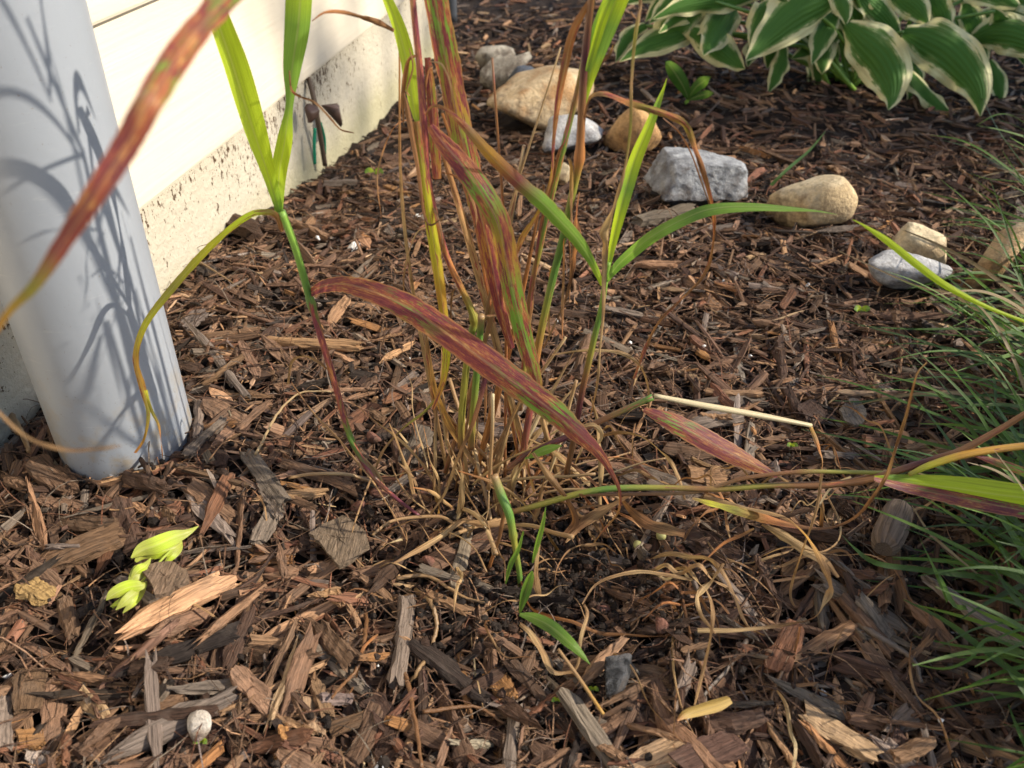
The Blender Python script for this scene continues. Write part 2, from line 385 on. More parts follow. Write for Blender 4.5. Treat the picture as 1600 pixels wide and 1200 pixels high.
stone((1198, 264, 1337, 362), 'smooth cream tan stone lying alone right of the granite block', tan2, 21, hard=14, amp=0.02, rot=-0.3)
stone((1388, 352, 1486, 416), 'cream and grey stone partly behind lawn blades', tan2, 25, hard=16)
stone((1352, 396, 1484, 456), 'flat white and grey stone slab under the arching leaf', white, 29, hard=19, dfac=0.6)
stone((1478, 356, 1600, 466), 'brownish tan stone in the lawn grass at the bed edge', tan1, 33, hard=15, amp=0.03)
stone((864, 257, 892, 287), 'small pinkish stone chip below the pale grey stone', tan2, 36, hard=14, name='pebble')
# the granite block has flat broken faces
def granite_block():
    P = G(1090, 318); dp = depth(P); W = 158 * dp / FPX; Hh = 0.053; Dd = 0.085
    c = atZ(1090, 272, P[2] + Hh * 0.42); D, F = ico(5)
    N = np.array([[0, 0, 1], [0, 0, -1], [0.05, -1, 0.12], [0.1, 1, 0], [1, 0.12, 0.05], [-0.93, -0.2, 0.35], [0.55, -0.75, 0.1], [-0.4, -0.3, 0.85], [0.3, 0.3, 0.9], [0.8, -0.2, 0.6]], float)
    N /= np.linalg.norm(N, axis=1, keepdims=True); d = np.array([0.56, 0.6, 0.62, 0.62, 0.98, 0.9, 0.94, 0.72, 0.66, 1.02])
    q = np.maximum(D @ N.T / d, 1e-3); rad = np.sum(q ** 36, axis=1) ** (-1 / 36)
    nz = np.array([mnoise.fractal(Vector(p) * 3.2, 0.8, 2.0, 5) for p in D])
    Vv = D * (rad * (1 + 0.045 * nz))[:, None]; Vv = (Vv - (Vv.max(0) + Vv.min(0)) / 2) / (Vv.max(0) - Vv.min(0)) * np.array([W, Dd, Hh])
    a = 0.05; Vv = Vv @ np.array([[math.cos(a), math.sin(a), 0], [-math.sin(a), math.cos(a), 0], [0, 0, 1]])
    o = build('granite_block', Vv + c, F, granite, smooth=False, origin=c); tag(o, 'squared grey granite block with broken faces in the stone edging', 'stone', 'stones edging the bed')
    FOOT.append((c[0], c[1], W * 0.46, Dd * 0.42, 0))
granite_block()

# ------------------------------------------------------------------ mulch
WOODC = dict(k=(0.028, 0.019, 0.014), d=(0.066, 0.036, 0.023), m=(0.135, 0.076, 0.045), r=(0.17, 0.076, 0.042), t=(0.27, 0.152, 0.08), p=(0.37, 0.24, 0.135), g=(0.165, 0.125, 0.095), o=(0.27, 0.13, 0.05), y=(0.42, 0.26, 0.10), w=(0.27, 0.215, 0.165), b=(0.175, 0.10, 0.058))
WNAME = dict(k='blackened', d='dark brown', m='brown', r='reddish brown', t='tan', p='pale tan', g='weathered grey', o='orange brown', y='yellowish', w='whitish grey', b='light brown')
def chip_shape(r, kind, nl, nc):
    """unit chip: x in [-.5,.5], y,z in about [-.5,.5]; wood splits along x"""
    a = (np.arange(nc) + 0.5) / nc * 2 * math.pi
    e = {'slab': 0.4, 'stick': 0.7, 'splinter': 0.55, 'flake': 0.35}[kind]
    cy = np.sign(np.cos(a)) * np.abs(np.cos(a)) ** e * 0.5; cz = np.sign(np.sin(a)) * np.abs(np.sin(a)) ** e * 0.5
    groove = 1 + r.normal(0, 0.10, nc)
    xs = np.linspace(-0.5, 0.5, nl + 1)
    V = np.zeros((nl + 1, nc, 3))
    ta, tb, tl = r.uniform(0.6, 1.0), r.uniform(0.6, 1.0), r.uniform(0.06, 0.16)
    if kind == 'splinter': ta, tb, tl = r.uniform(0.1, 0.5), r.uniform(0.4, 1.0), r.uniform(0.2, 0.45)
    by, bz = r.normal(0, 0.22), r.normal(0, 0.5)
    if kind == 'flake': bz = r.normal(0, 1.3)
    ph = r.uniform(0, 6.28, 4)
    for i, x in enumerate(xs):
        u = x + 0.5
        wd = min(1, ta + (1 - ta) * min(1, u / tl), tb + (1 - tb) * min(1, (1 - u) / tl))
        wob = 1 + 0.10 * math.sin(5 * x + ph[0]) + 0.06 * math.sin(13 * x + ph[1])
        V[i, :, 0] = x; V[i, :, 1] = cy * groove * wd * wob + by * (x * x - 0.08) * 1.2 + 0.05 * math.sin(7 * x + ph[2])
        V[i, :, 2] = cz * groove * (0.5 + 0.5 * wd) * (1 + 0.12 * math.sin(9 * x + ph[3])) + bz * (x * x - 0.08)
    V[1:-1] += r.normal(0, 0.025, V[1:-1].shape) * np.array([0.3, 1, 1])
    jag = {'slab': 0.07, 'stick': 0.06, 'splinter': 0.13, 'flake': 0.06}[kind]
    V[0, :, 0] += r.uniform(-jag, jag, nc); V[-1, :, 0] += r.uniform(-jag, jag, nc)
    V[1, :, 0] += r.uniform(-.3, .3, nc) * jag; V[-2, :, 0] += r.uniform(-.3, .3, nc) * jag
    C0, C1 = V[0].mean(0), V[-1].mean(0); C0[0] += 0.05; C1[0] -= 0.05
    P = np.vstack([V.reshape(-1, 3), C0, C1]); F = []
    for i in range(nl):
        for k in range(nc):
            j = (k + 1) % nc; F.append((i * nc + k, i * nc + j, (i + 1) * nc + j)); F.append((i * nc + k, (i + 1) * nc + j, (i + 1) * nc + k))
    b = (nl + 1) * nc
    for k in range(nc):
        j = (k + 1) % nc; F.append((b, j, k)); F.append((b + 1, nl * nc + k, nl * nc + j))
    return P, np.array(F)
KINDS = ['slab', 'stick', 'splinter', 'flake']
TPL = {}
for lod, (nl, nc, cnt) in {'mid': (5, 6, 14), 'low': (3, 4, 10)}.items():
    for kd in KINDS: TPL[lod, kd] = [chip_shape(rng, kd, nl, nc) for _ in range(cnt)]
# height map the chips settle on
HX0, HY0, HC = -0.95, 0.14, 0.003; HNX, HNY = 1150, 960
hx = HX0 + (np.arange(HNX) + 0.5) * HC; hy = HY0 + (np.arange(HNY) + 0.5) * HC
HM = gfun(*np.meshgrid(hx, hy)) - 0.016
def hget(x, y):
    i = int((x - HX0) / HC); j = int((y - HY0) / HC)
    return HM[min(max(j, 0), HNY - 1), min(max(i, 0), HNX - 1)]
def blocked(x, y, half):
    if wall_out(x, y) < -0.011 + 0.35 * half + 0.004 and wall_t(x, y) < T1 + 0.02: return True
    if math.hypot(x - PIPE[0], y - PIPE[1]) < PR + 0.10 * half + 0.001: return True
    for (fx, fy, rx, ry, ro) in FOOT:
        dx, dy = x - fx, y - fy
        if abs(dx) > rx + 0.02 or abs(dy) > rx + 0.02: continue
        c, s = math.cos(ro), math.sin(ro); a, b = dx * c + dy * s, -dx * s + dy * c
        if (a / rx) ** 2 + (b / ry) ** 2 < 1: return True
    return False
def settle(x, y, L, W, T, yaw, jit=0.12, lift=0.0):
    """rest a chip on the height map; returns centre, rotation matrix"""
    c, s = math.cos(yaw), math.sin(yaw); q = 0.36 * L; e = 0.38 * W
    ha, hb, hc = hget(x - c * q, y - s * q), hget(x + c * q, y + s * q), hget(x, y)
    hl, hr = hget(x - s * e, y + c * e), hget(x + s * e, y - c * e)
    pitch = math.atan2(hb - ha, 2 * q); roll = math.atan2(hl - hr, 2 * e)
    lim = 0.5; pitch = max(-lim, min(lim, pitch)) + random.gauss(0, jit * 0.7); roll = max(-0.6, min(0.6, roll)) + random.gauss(0, jit * 1.6)
    z = 0.5 * ((ha + hb) / 2 + max(hc, (ha + hb) / 2)) + 0.42 * T + lift
    cp, sp, cr, sr = math.cos(pitch), math.sin(pitch), math.cos(roll), math.sin(roll)
    Rz = np.array([[c, -s, 0], [s, c, 0], [0, 0, 1]]); Ry = np.array([[cp, 0, -sp], [0, 1, 0], [sp, 0, cp]]); Rx = np.array([[1, 0, 0], [0, cr, -sr], [0, sr, cr]])
    # raise the map under it
    n = max(2, int(L / 0.006)); m = max(1, int(W / 0.006)); top = z + 0.25 * T
    for u in np.linspace(-0.42, 0.42, n):
        zz = top + sp * u * L
        for vv in (np.linspace(-0.38, 0.38, m) if m > 1 else (0,)):
            i = int((x + c * u * L - s * vv * W - HX0) / HC); j = int((y + s * u * L + c * vv * W - HY0) / HC)
            if 0 <= i < HNX - 1 and 0 <= j < HNY - 1:
                blk = HM[j:j + 2, i:i + 2]; np.maximum(blk, zz, out=blk)
    return np.array([x, y, z]), Rz @ Ry @ Rx
def wood_colour(r, key=None):
    if key is None:
        key = random.choices('kdmrtpgobw', (8, 27, 31, 7, 8, 2, 11, 1.5, 15, 0.5))[0]
    c = np.array(WOODC[key]); return np.clip(c * r.lognormal(0.09, 0.21) * np.array([1, r.normal(1, 0.02), r.normal(1, 0.04)]), 0.006, 0.7), key
class Pool:
    def __init__(s): s.V, s.F, s.C, s.L, s.n = [], [], [], [], 0
    def add(s, P, F, c, loc):
        s.V.append(P); s.F.append(F + s.n); s.C.append(np.broadcast_to(c, (len(P), 3))); s.L.append(loc); s.n += len(P)
    def make(s, name, mat, smooth=False):
        V = np.vstack(s.V).astype(np.float32); F = np.vstack(s.F).astype(np.int32); me = bpy.data.meshes.new(name)
        me.vertices.add(len(V)); me.vertices.foreach_set('co', V.ravel()); me.loops.add(F.size); me.loops.foreach_set('vertex_index', F.ravel())
        me.polygons.add(len(F)); me.polygons.foreach_set('loop_start', np.arange(0, F.size, 3, dtype=np.int32)); me.polygons.foreach_set('loop_total', np.full(len(F), 3, np.int32))
        for nm, a in (('col', s.C), ('loc', s.L)):
            at = me.attributes.new(nm, 'FLOAT_VECTOR', 'POINT'); at.data.foreach_set('vector', np.vstack(a).astype(np.float32).ravel())
        me.materials.append(mat); me.update(calc_edges=True); me.validate()
        if not smooth: me.polygons.foreach_set('use_smooth', [False] * len(me.polygons))
        o = bpy.data.objects.new(name, me); COL.objects.link(o); return o
pool = Pool()
HOLLOW = G(860, 890); GAPS = False
def scatter(n, ylo, yhi, lo, hi, lod, ar=(3.0, 9.0), jit=0.12, power=2.0, keep=1.0):
    placed = 0
    for _ in range(n):
        y = random.uniform(ylo, yhi); x = random.uniform(-0.60 * y - 0.20, 0.66 * y + 0.22)
        L = lo + (hi - lo) * random.random() ** power
        if blocked(x, y, L / 2): continue
        if random.random() < 0.75 * math.exp(-((x - HOLLOW[0]) ** 2 + (y - HOLLOW[1]) ** 2) / 0.004) and L > 0.012: continue
        if lod == 'low' and y < 0.62 and random.random() < 0.6: continue
        if GAPS and y < 1.2 and mnoise.noise(Vector((x * 17, y * 17, 3.3))) < 0.02 - 0.28 * y and random.random() < 0.85: continue
        kd = random.choices(KINDS, (11, 27, 58, 4))[0]; a = random.uniform(*ar)
        if kd == 'slab': a = random.uniform(1.9, 4.5); L = min(L, random.uniform(0.018, 0.036))
        W = max(0.0016, L / a); T = W * {'slab': random.uniform(0.25, 0.5), 'stick': random.uniform(0.6, 0.95), 'splinter': random.uniform(0.35, 0.7), 'flake': random.uniform(0.10, 0.2)}[kd]
        yaw = random.uniform(0, 6.283)
        c, Rm = settle(x, y, L, W, T, yaw, jit)
        P, F = random.choice(TPL[lod, kd]); S = P * np.array([L, W, T])
        col, _k = wood_colour(rng)
        pool.add(S @ Rm.T + c, F, col, S + rng.uniform(-3, 3, 3)); placed += 1
    return placed
scatter(9000, 1.05, 2.95, 0.012, 0.055, 'low', (3.5, 10), jit=0.2)
scatter(6000, 0.22, 1.10, 0.012, 0.050, 'mid')
GAPS = True
scatter(11000, 1.0, 2.6, 0.010, 0.062, 'low', (4, 11), jit=0.24)
scatter(9500, 0.22, 1.08, 0.014, 0.080, 'mid', (7, 22), jit=0.26)
# fine shreds and fibres on top
scatter(11000, 0.22, 1.5, 0.005, 0.024, 'low', (3, 11), 0.3)
def fibre(x, y, L, rad, col):
    yaw = random.uniform(0, 6.283); n = 5; b1, b2 = random.gauss(0, 0.5), random.gauss(0, 0.5); P = []; a = yaw; px, py = x, y
    h0 = hget(x, y); P.append((px, py, h0 + rad)); rise = max(0, random.gauss(0, 0.35))
    for i in range(n):
        a += b1 / n + random.gauss(0, 0.12); px += math.cos(a) * L / n; py += math.sin(a) * L / n
        P.append((px, py, max(hget(px, py) + rad, h0 + rise * L * math.sin(math.pi * (i + 1) / n) * 0.6)))
    P = np.array(P); T = tangents(P); S = np.cross(T, (0, 0, 1)); S /= np.linalg.norm(S, axis=1, keepdims=True); N = np.cross(S, T)
    rr = rad * np.linspace(1, 0.35, n + 1)[:, None, None]; an = np.array([0.3, 2.4, 4.5])
    V = (P[:, None, :] + rr * (np.cos(an)[None, :, None] * S[:, None, :] + np.sin(an)[None, :, None] * N[:, None, :])).reshape(-1, 3)
    F = []
    for i in range(n):
        for k in range(3):
            j = (k + 1) % 3; F.append((i * 3 + k, i * 3 + j, i * 3 + 3 + j)); F.append((i * 3 + k, i * 3 + 3 + j, i * 3 + 3 + k))
    pool.add(V, np.array(F), col, V * 1.0)
for _ in range(7500):
    y = random.uniform(0.22, 1.5); x = random.uniform(-0.60 * y - 0.15, 0.64 * y + 0.15)
    if blocked(x, y, 0.02): continue
    col, _k = wood_colour(rng, random.choice('dmmbtgr')); fibre(x, y, random.uniform(0.012, 0.055), random.uniform(0.0003, 0.0009), col)
mulch = pool.make('mulch', MAT['chip'])
tag(mulch, 'shredded brown bark mulch covering the whole garden bed', 'mulch', kind='stuff')
# soil crumbs in the hollow round the clump
cp = Pool(); D1, F1 = ico(1)
for _ in range(2600):
    if random.random() < 0.6: x, y = random.gauss(HOLLOW[0], 0.06), random.gauss(HOLLOW[1], 0.045)
    else: y = random.uniform(0.24, 0.62); x = random.uniform(-0.6 * y - 0.1, 0.64 * y + 0.1)
    if blocked(x, y, 0): continue
    r = random.uniform(0.0008, 0.0035) * (1.6 if random.random() < 0.06 else 1)
    P = D1 * (1 + rng.normal(0, 0.16, (len(D1), 1))) * r * rng.uniform(0.7, 1.3, 3); k = random.choice('kkkd')
    cp.add(P + np.array([x, y, hget(x, y) + r * 0.4]), F1, np.array(WOODC[k]) * rng.uniform(0.5, 1.1), P + rng.uniform(-3, 3, 3))
tag(cp.make('soil_crumbs', MAT['chip']), 'crumbs of damp black soil among the mulch', 'soil', kind='stuff')

# --- single chips that can be picked out in the photograph: x1,y1,x2,y2,width, colour, kind
HERO = """53 722 106 757 36 m slab|3 735 45 765 20 b splinter|47 760 67 852 19 t splinter|55 773 125 772 15 m stick|88 800 174 814 23 m stick|184 772 210 850 33 d stick|58 870 186 828 42 b slab|35 842 86 896 22 m splinter
195 742 262 770 18 d stick|282 755 360 834 25 g splinter|296 755 368 802 25 b slab|288 706 352 661 17 g stick|307 608 307 682 13 g stick|316 620 380 654 31 m slab|247 787 271 810 17 b slab|187 766 242 800 11 t splinter
36 912 73 934 40 y slab|96 928 110 987 27 m stick|103 1020 173 930 14 g splinter|198 1003 352 903 44 t splinter|236 1014 334 934 26 b splinter|41 1034 38 1108 43 m slab|82 1043 70 1140 39 b slab|3 1078 8 1178 24 g slab
19 1152 63 1138 33 o slab|48 1163 64 1204 31 w slab|203 1056 273 1054 24 d slab|80 1037 176 1059 14 t splinter|190 1116 284 1089 20 b splinter|265 1086 402 1049 25 g splinter|130 1173 186 1129 16 m splinter|98 1140 106 1200 14 r stick
347 1037 391 953 25 d splinter|637 933 618 1072 27 g stick|402 1102 459 988 12 b splinter|421 1132 469 1008 14 p splinter|499 980 549 1047 27 b slab|485 1080 499 1147 29 p slab|574 1088 616 1136 41 d slab|584 1182 618 1138 26 d slab
562 1049 613 1021 12 o splinter|532 941 568 983 10 t stick|484 926 532 924 11 t splinter|564 904 634 944 21 b splinter|664 929 731 957 25 t slab|439 1172 540 1178 15 r stick|442 1136 451 1167 17 o slab|767 1038 802 1082 35 o slab|702 1171 772 1151 13 w splinter
400 773 502 766 19 t splinter|640 712 662 664 39 g slab|434 757 491 714 12 b splinter|404 847 429 779 26 g slab|430 833 446 899 19 b splinter|484 899 528 861 27 t splinter|549 894 613 881 19 b splinter|636 614 714 631 10 p splinter
974 724 1087 777 35 g slab|1058 813 1152 872 41 d slab|1079 737 1137 734 29 t slab|1104 602 1192 618 15 t stick|1094 657 1141 664 12 t stick|949 659 1006 719 10 b splinter
1248 638 1286 657 40 d slab|1274 723 1352 697 16 g stick|948 1089 1102 1019 22 b splinter|904 1073 971 1009 20 b splinter|1049 1127 1079 1043 21 g splinter|907 1151 977 1111 29 m splinter|953 1203 1072 1163 42 p slab|1058 1203 1157 1146 48 d slab
1099 1131 1200 1113 37 m stick|939 1159 977 1181 27 t slab|1008 1084 1012 1162 18 b slab|974 1119 1052 1156 10 t splinter|1254 1109 1372 1182 43 p slab|1207 1052 1241 983 37 r slab|1334 939 1407 997 31 g slab|1244 1131 1352 1199 19 o splinter
1200 1069 1352 1112 21 g splinter|1348 1109 1462 1146 10 b splinter|1444 914 1602 1022 42 w splinter|1414 939 1492 1011 23 b splinter|1461 1074 1552 1177 35 d slab|1514 1146 1592 1104 21 d stick|1394 1181 1457 1159 25 t stick|1204 1124 1256 1199 17 t splinter
994 341 1082 319 21 g slab|991 408 1063 410 13 t splinter|1282 363 1382 337 15 g splinter|1358 479 1489 491 11 m splinter|417 521 564 546 15 t stick|444 331 514 366 15 b stick|569 516 627 523 15 t flake|594 558 645 534 10 t splinter
514 491 544 467 14 t slab|291 506 376 598 14 g splinter|334 331 402 367 31 d splinter|377 534 401 579 14 b slab|282 501 319 477 19 g slab|1150 520 1168 590 12 w splinter|1010 590 1030 540 10 m splinter|1320 560 1300 500 14 o splinter
405 760 436 806 12 g splinter|330 700 362 660 14 m splinter|700 880 752 905 12 m splinter|835 700 880 770 14 b splinter|1180 870 1210 930 20 d slab|650 1160 690 1120 14 m splinter|745 1130 800 1160 16 d slab|820 1110 870 1080 18 r slab
1130 955 1180 1000 14 g splinter|1290 760 1330 800 20 d slab|1190 690 1250 660 12 m splinter|1400 1040 1450 1010 12 b splinter|600 640 640 615 14 r splinter|560 620 600 655 12 m slab|905 470 960 490 14 d slab|1100 560 1150 545 12 m splinter"""
r2 = np.random.default_rng(21)
def near_what(P):
    px, py = project(P)
    spots = [((200, 700), 'close to the grey pipe'), ((240, 890), 'near the yellow green sprig'), ((740, 700), 'at the foot of the tall grass clump'), ((870, 900), 'in the dark hollow below the clump'),
             ((330, 400), 'beside the house foundation'), ((1080, 350), 'just in front of the granite block'), ((1270, 400), 'below the cream tan stone'), ((1500, 800), 'under the lawn grass blades'),
             ((1500, 1080), 'in the shade below the lawn grass'), ((1200, 850), 'among the dry tangled leaves'), ((300, 1130), 'around the small white snail shell'), ((60, 1100), 'in the lower left corner of the bed'),
             ((620, 1080), 'in the loose front mulch'), ((960, 1060), 'around the burnt charcoal piece'), ((1100, 1120), 'near the curled yellow leaf'), ((500, 830), 'by the big flat grey bark piece'), ((450, 560), 'behind the slim left stem'), ((1150, 560), 'in open mulch behind the right stems'), ((800, 330), 'behind the clump towards the stones')]
    return min(spots, key=lambda s: (s[0][0] - px) ** 2 + (s[0][1] - py) ** 2)[1]
SHAPE = dict(slab='blocky bark chip', stick='stubby mulch stick', splinter='long split splinter', flake='thin bark flake')
SEEN = set()
def size_word(L): return 'longest' if L > 0.075 else 'long' if L > 0.05 else 'middling' if L > 0.035 else 'short'
def lie(P1, P2):
    a, b = project(P1), project(P2); t = math.degrees(math.atan2(-(b[1] - a[1]), b[0] - a[0])) % 180
    return 'lying level' if t < 20 or t > 160 else 'rising rightward' if t < 65 else 'lying endwise' if t < 115 else 'rising leftward'
def single_chip(P1, P2, W, key, kd, label_extra='', nm='wood_chip', tfac=None, jit=0.06, sub=(10, 12)):
    L = float(np.linalg.norm(P2 - P1)); mid = (P1 + P2) / 2; yaw = math.atan2(P2[1] - P1[1], P2[0] - P1[0])
    T = W * (tfac if tfac else {'slab': r2.uniform(0.26, 0.42), 'stick': r2.uniform(0.55, 0.85), 'splinter': r2.uniform(0.4, 0.6), 'flake': 0.12}[kd])
    c, Rm = settle(mid[0], mid[1], L, W, T, yaw, jit)
    Pq, F = chip_shape(r2, kd, *sub); S = Pq * np.array([L * 0.98, W, T]); S[:-2] += r2.normal(0, 0.0004, S[:-2].shape)
    col, _k = wood_colour(r2, key); n = len(S)
    o = build(nm, S @ Rm.T + c, F, MAT['chip'], attrs=dict(col=np.broadcast_to(col, (n, 3)), loc=S + r2.uniform(-3, 3, 3)), origin=c)
    tag(o, f"{size_word(L)} {WNAME[key]} {SHAPE[kd]} {lie(P1, P2)} {near_what(c)}", 'wood chip', 'loose pieces of bark mulch lying on top'); return o
def hero_from_px(x1, y1, x2, y2, wpx):
    P1, P2 = G(x1, y1), G(x2, y2); mid = (P1 + P2) / 2; dp = depth(mid)
    e = math.atan2(CAMH, math.hypot(mid[0], mid[1])); dx, dy = x2 - x1, y2 - y1; hyp = math.hypot(dx, dy)
    fs = math.hypot(dy / hyp, dx / hyp * math.sin(e)) ; return P1, P2, wpx * 0.92 * dp / FPX / max(0.6, (fs * 0.6 + 0.4))
heroes = [l.split() for row in HERO.split('\n') for l in row.split('|')]
random.seed(11)
nind = 0
for _ in range(6000):     # further large loose chips before the listed ones, so that those stay on top
    if nind >= 296 - len(heroes): break
    u, v = random.uniform(-20, 1620), random.uniform(420, 1230)
    P = G(u, v); L = random.uniform(0.034, 0.078); yaw = random.uniform(0, 3.14)
    if blocked(P[0], P[1], L): continue
    if math.hypot(P[0] - HOLLOW[0], P[1] - HOLLOW[1]) < 0.07: continue
    if v < 620 and random.random() < 0.6: continue
    d = np.array([math.cos(yaw), math.sin(yaw), 0]) * L / 2; kd = random.choices(KINDS, (14, 34, 52, 0))[0]
    if kd == 'slab': L *= 0.62; d = d * 0.62
    W = L / {'slab': random.uniform(2.6, 3.8), 'stick': random.uniform(4.5, 8), 'splinter': random.uniform(4.5, 9), 'flake': random.uniform(2, 3)}[kd]
    single_chip(P - d, P + d, W, random.choices('kdmrtpgob', (4, 22, 27, 6, 9, 2, 16, 2, 14))[0], kd, jit=0.22, sub=(8, 9)); nind += 1
for h in heroes:
    P1, P2, W = hero_from_px(*[float(v) for v in h[:5]])
    single_chip(P1, P2, W, h[5], h[6])

# ------------------------------------------------------------------ leaves and stems
def interp_codes(codes, n):
    C = np.array([PC[c] for c in codes]); u = np.linspace(0, len(codes) - 1, n)
    return np.stack([np.interp(u, np.arange(len(codes)), C[:, k]) for k in range(3)], 1)
def path_px(pts, Y=None, Z=None):
    """pixel path -> 3-D: Y = forward distances, Z = heights over the mulch, given at the ends or at every point"""
    n = len(pts); out = []
    vals = Y if Y is not None else Z
    vals = np.interp(np.linspace(0, 1, n), np.linspace(0, 1, len(vals)), vals)
    for (p, v) in zip(pts, vals):
        out.append(atY(p[0], p[1], v) if Y is not None else G(p[0], p[1], v))
    return np.array(out)
def ribbon(name, P, W, codes, mat, parent, rust=0.0, fold=0.25, twist=(0, 0), nsub=9, across=5, wav=0.0, facing=None, rmin=0.0002):
    """leaf blade: centre line P, widths W (m) per control point"""
    k = len(P); A = catmull(np.column_stack([P, W]), nsub); C = A[:, :3]; Wd = np.maximum(A[:, 3], rmin); n = len(C)
    T = tangents(C); face = (CAM - C) if facing is None else np.broadcast_to(facing, C.shape)
    S = np.cross(T, face); S /= np.maximum(np.linalg.norm(S, axis=1, keepdims=True), 1e-6)
    for i in range(1, n):
        if S[i] @ S[i - 1] < 0: S[i] = -S[i]
    N = np.cross(S, T); tw = np.radians(np.interp(np.linspace(0, 1, n), np.linspace(0, 1, len(twist)), twist))
    if mat is MAT['dry']:
        kk = max(3, k); tw = tw + np.radians(np.interp(np.linspace(0, 1, n), np.linspace(0, 1, kk), [random.gauss(0, 32) for _ in range(kk)])); fold = min(0.7, fold * 0.6 + random.uniform(0.0, 0.2)); Wd = Wd * np.interp(np.linspace(0, 1, n), np.linspace(0, 1, 2 * kk), [random.uniform(0.7, 1.15) for _ in range(2 * kk)])
    tw = tw[:, None]; S2 = S * np.cos(tw) + N * np.sin(tw); N2 = np.cross(S2, T)
    v = np.linspace(-1, 1, across); arc = np.concatenate([[0], np.cumsum(np.linalg.norm(np.diff(C, axis=0), axis=1))])
    hw = Wd[:, None, None] / 2; ph = random.uniform(0, 6)
    if np.max(rust) > 0.3: Wd = Wd * (1 + np.array([0.10 * mnoise.noise(Vector((a_ * 160, ph, 0))) + 0.07 * mnoise.noise(Vector((a_ * 420, ph, 2))) for a_ in arc])); hw = Wd[:, None, None] / 2
    wave = wav * np.sin(arc * 90 + ph)[:, None] * v[None, :] ** 2 * np.sign(v)[None, :] + wav * 0.6 * np.sin(arc * 55 + 2 * ph)[:, None] * np.abs(v)[None, :] ** 3
    V = C[:, None, :] + hw * v[None, :, None] * S2[:, None, :] * math.sqrt(1 - min(0.9, fold) ** 2) - hw * ((fold * np.abs(v))[None, :] + wave)[:, :, None] * N2[:, None, :]
    V = V.reshape(-1, 3); F = []
    for i in range(n - 1):
        for j in range(across - 1):
            a = i * across + j; F.append((a, a + 1, a + 1 + across, a + across))
    tint = np.repeat(interp_codes(codes, n), across, 0); off = random.uniform(0, 5)
    lv = np.stack([np.repeat(arc, across) + off, (Wd[:, None] / 2 * v[None, :]).ravel() + off, np.full(n * across, off)], 1)
    rr = np.interp(np.linspace(0, 1, n), np.linspace(0, 1, len(rust)), rust) if hasattr(rust, '__len__') else np.full(n, rust)
    return build(name, V, F, mat, parent, attrs=dict(tint=tint, lv=lv, rust=np.repeat(rr, across), edge=np.tile(np.abs(v), n)), smooth=True)
def pxw(P, pts): return np.array([max(p[2] * (0.98 if p[2] > 12 else 0.85 if p[2] < 9 else 1.0), 0.3) * depth(q) / FPX for p, q in zip(pts, P)])
def parse(s): return [tuple(float(v) for v in a.split(',')) for a in s.split()]
def leaf(name, s, codes, parent, Y=None, Z=None, rust=0.0, fold=0.25, twist=(0, 0), mat='leaf', wav=0.0, across=5):
    pts = parse(s); P = path_px(pts, Y, Z); return ribbon(name, P, pxw(P, pts), codes, MAT[mat], parent, rust, fold, twist, wav=wav, across=across)
def stem(name, s, codes, parent, Y=None, Z=None, rust=0.0, nodes=(), sides=9):
    pts = parse(s); P = path_px(pts, Y, Z); W = pxw(P, pts); A = catmull(np.column_stack([P, W / 2]), 7); C, Rr = A[:, :3], np.maximum(A[:, 3], 0.0003)
    u = np.linspace(0, 1, len(C))
    for nd in nodes: Rr = Rr * (1 + 0.35 * np.exp(-((u - nd) / 0.018) ** 2))
    V, F, lv = tube_data(C, Rr, sides); off = random.uniform(0, 5); lv = lv + off
    rr = np.interp(u, np.linspace(0, 1, len(rust)), rust) if hasattr(rust, '__len__') else np.full(len(C), rust)
    return build(name, V, F, MAT['stem'], parent, attrs=dict(tint=np.repeat(interp_codes(codes, len(C)), sides, 0), lv=lv, rust=np.repeat(rr, sides)), smooth=True)

base = G(745, 775)
random.seed(3)
clump = empty('reed_grass', base, 'tall clump of reed grass with rust spotted red and green leaves', 'grass plant')
# left slim stem
s1 = stem('stem', '655,806,6 615,775,7 582,742,9 548,685,10 522,595,10 500,522,11 482,460,12 462,390,12 440,330,13', 'mmbGobGgg', clump, Y=(0.505, 0.53, 0.545, 0.55, 0.55), rust=(0.2, 0.6, 0.5, 0.7, 0.2, 0.1), nodes=(0.26, 0.72))
leaf('leaf_blade', '437,332,13 418,270,26 396,205,42 366,110,50 336,20,40 318,-60,26 310,-120,8', 'gyyyyyy', s1, Y=(0.55, 0.53, 0.50), fold=0.45, twist=(10, 30, 20))
leaf('leaf_blade', '436,332,14 436,275,26 445,220,26 452,165,13 456,110,30 466,40,44 472,-40,44 478,-120,20', 'gyygggyy', s1, Y=(0.55, 0.56, 0.55), fold=0.4, twist=(-10, 5, -30))
leaf('leaf_blade', '441,362,7 432,338,10 415,332,11 385,340,11 330,385,13 270,450,13 226,508,11 211,560,11 222,605,11 232,645,8 226,685,6 213,708,9', 'bbvyYvYOOvOo', s1, Y=(0.55, 0.53, 0.51), rust=0.35, fold=0.4, twist=(0, 30, -30, 60))
leaf('leaf_blade', '228,610,7 236,640,6 248,664,5 252,690,3 254,716,2', 'Yvob', s1, Y=(0.515, 0.51), fold=0.3, mat='dry')
leaf('leaf_blade', '484,458,12 505,447,22 540,444,28 590,458,37 640,482,43 700,522,46 760,566,47 820,610,46 870,648,40 905,680,30 935,708,18 955,738,9 968,768,6 966,800,4 945,826,3 928,848,2', 'rrmrgrrggrrrobbb', s1, Y=(0.55, 0.51, 0.485, 0.465, 0.46, 0.465), rust=(0.8, 0.78, 0.7, 0.64, 0.64, 0.6, 0.56, 0.58, 0.4, 0.2), fold=0.22, twist=(20, 0, -18, -8, 0), across=7)
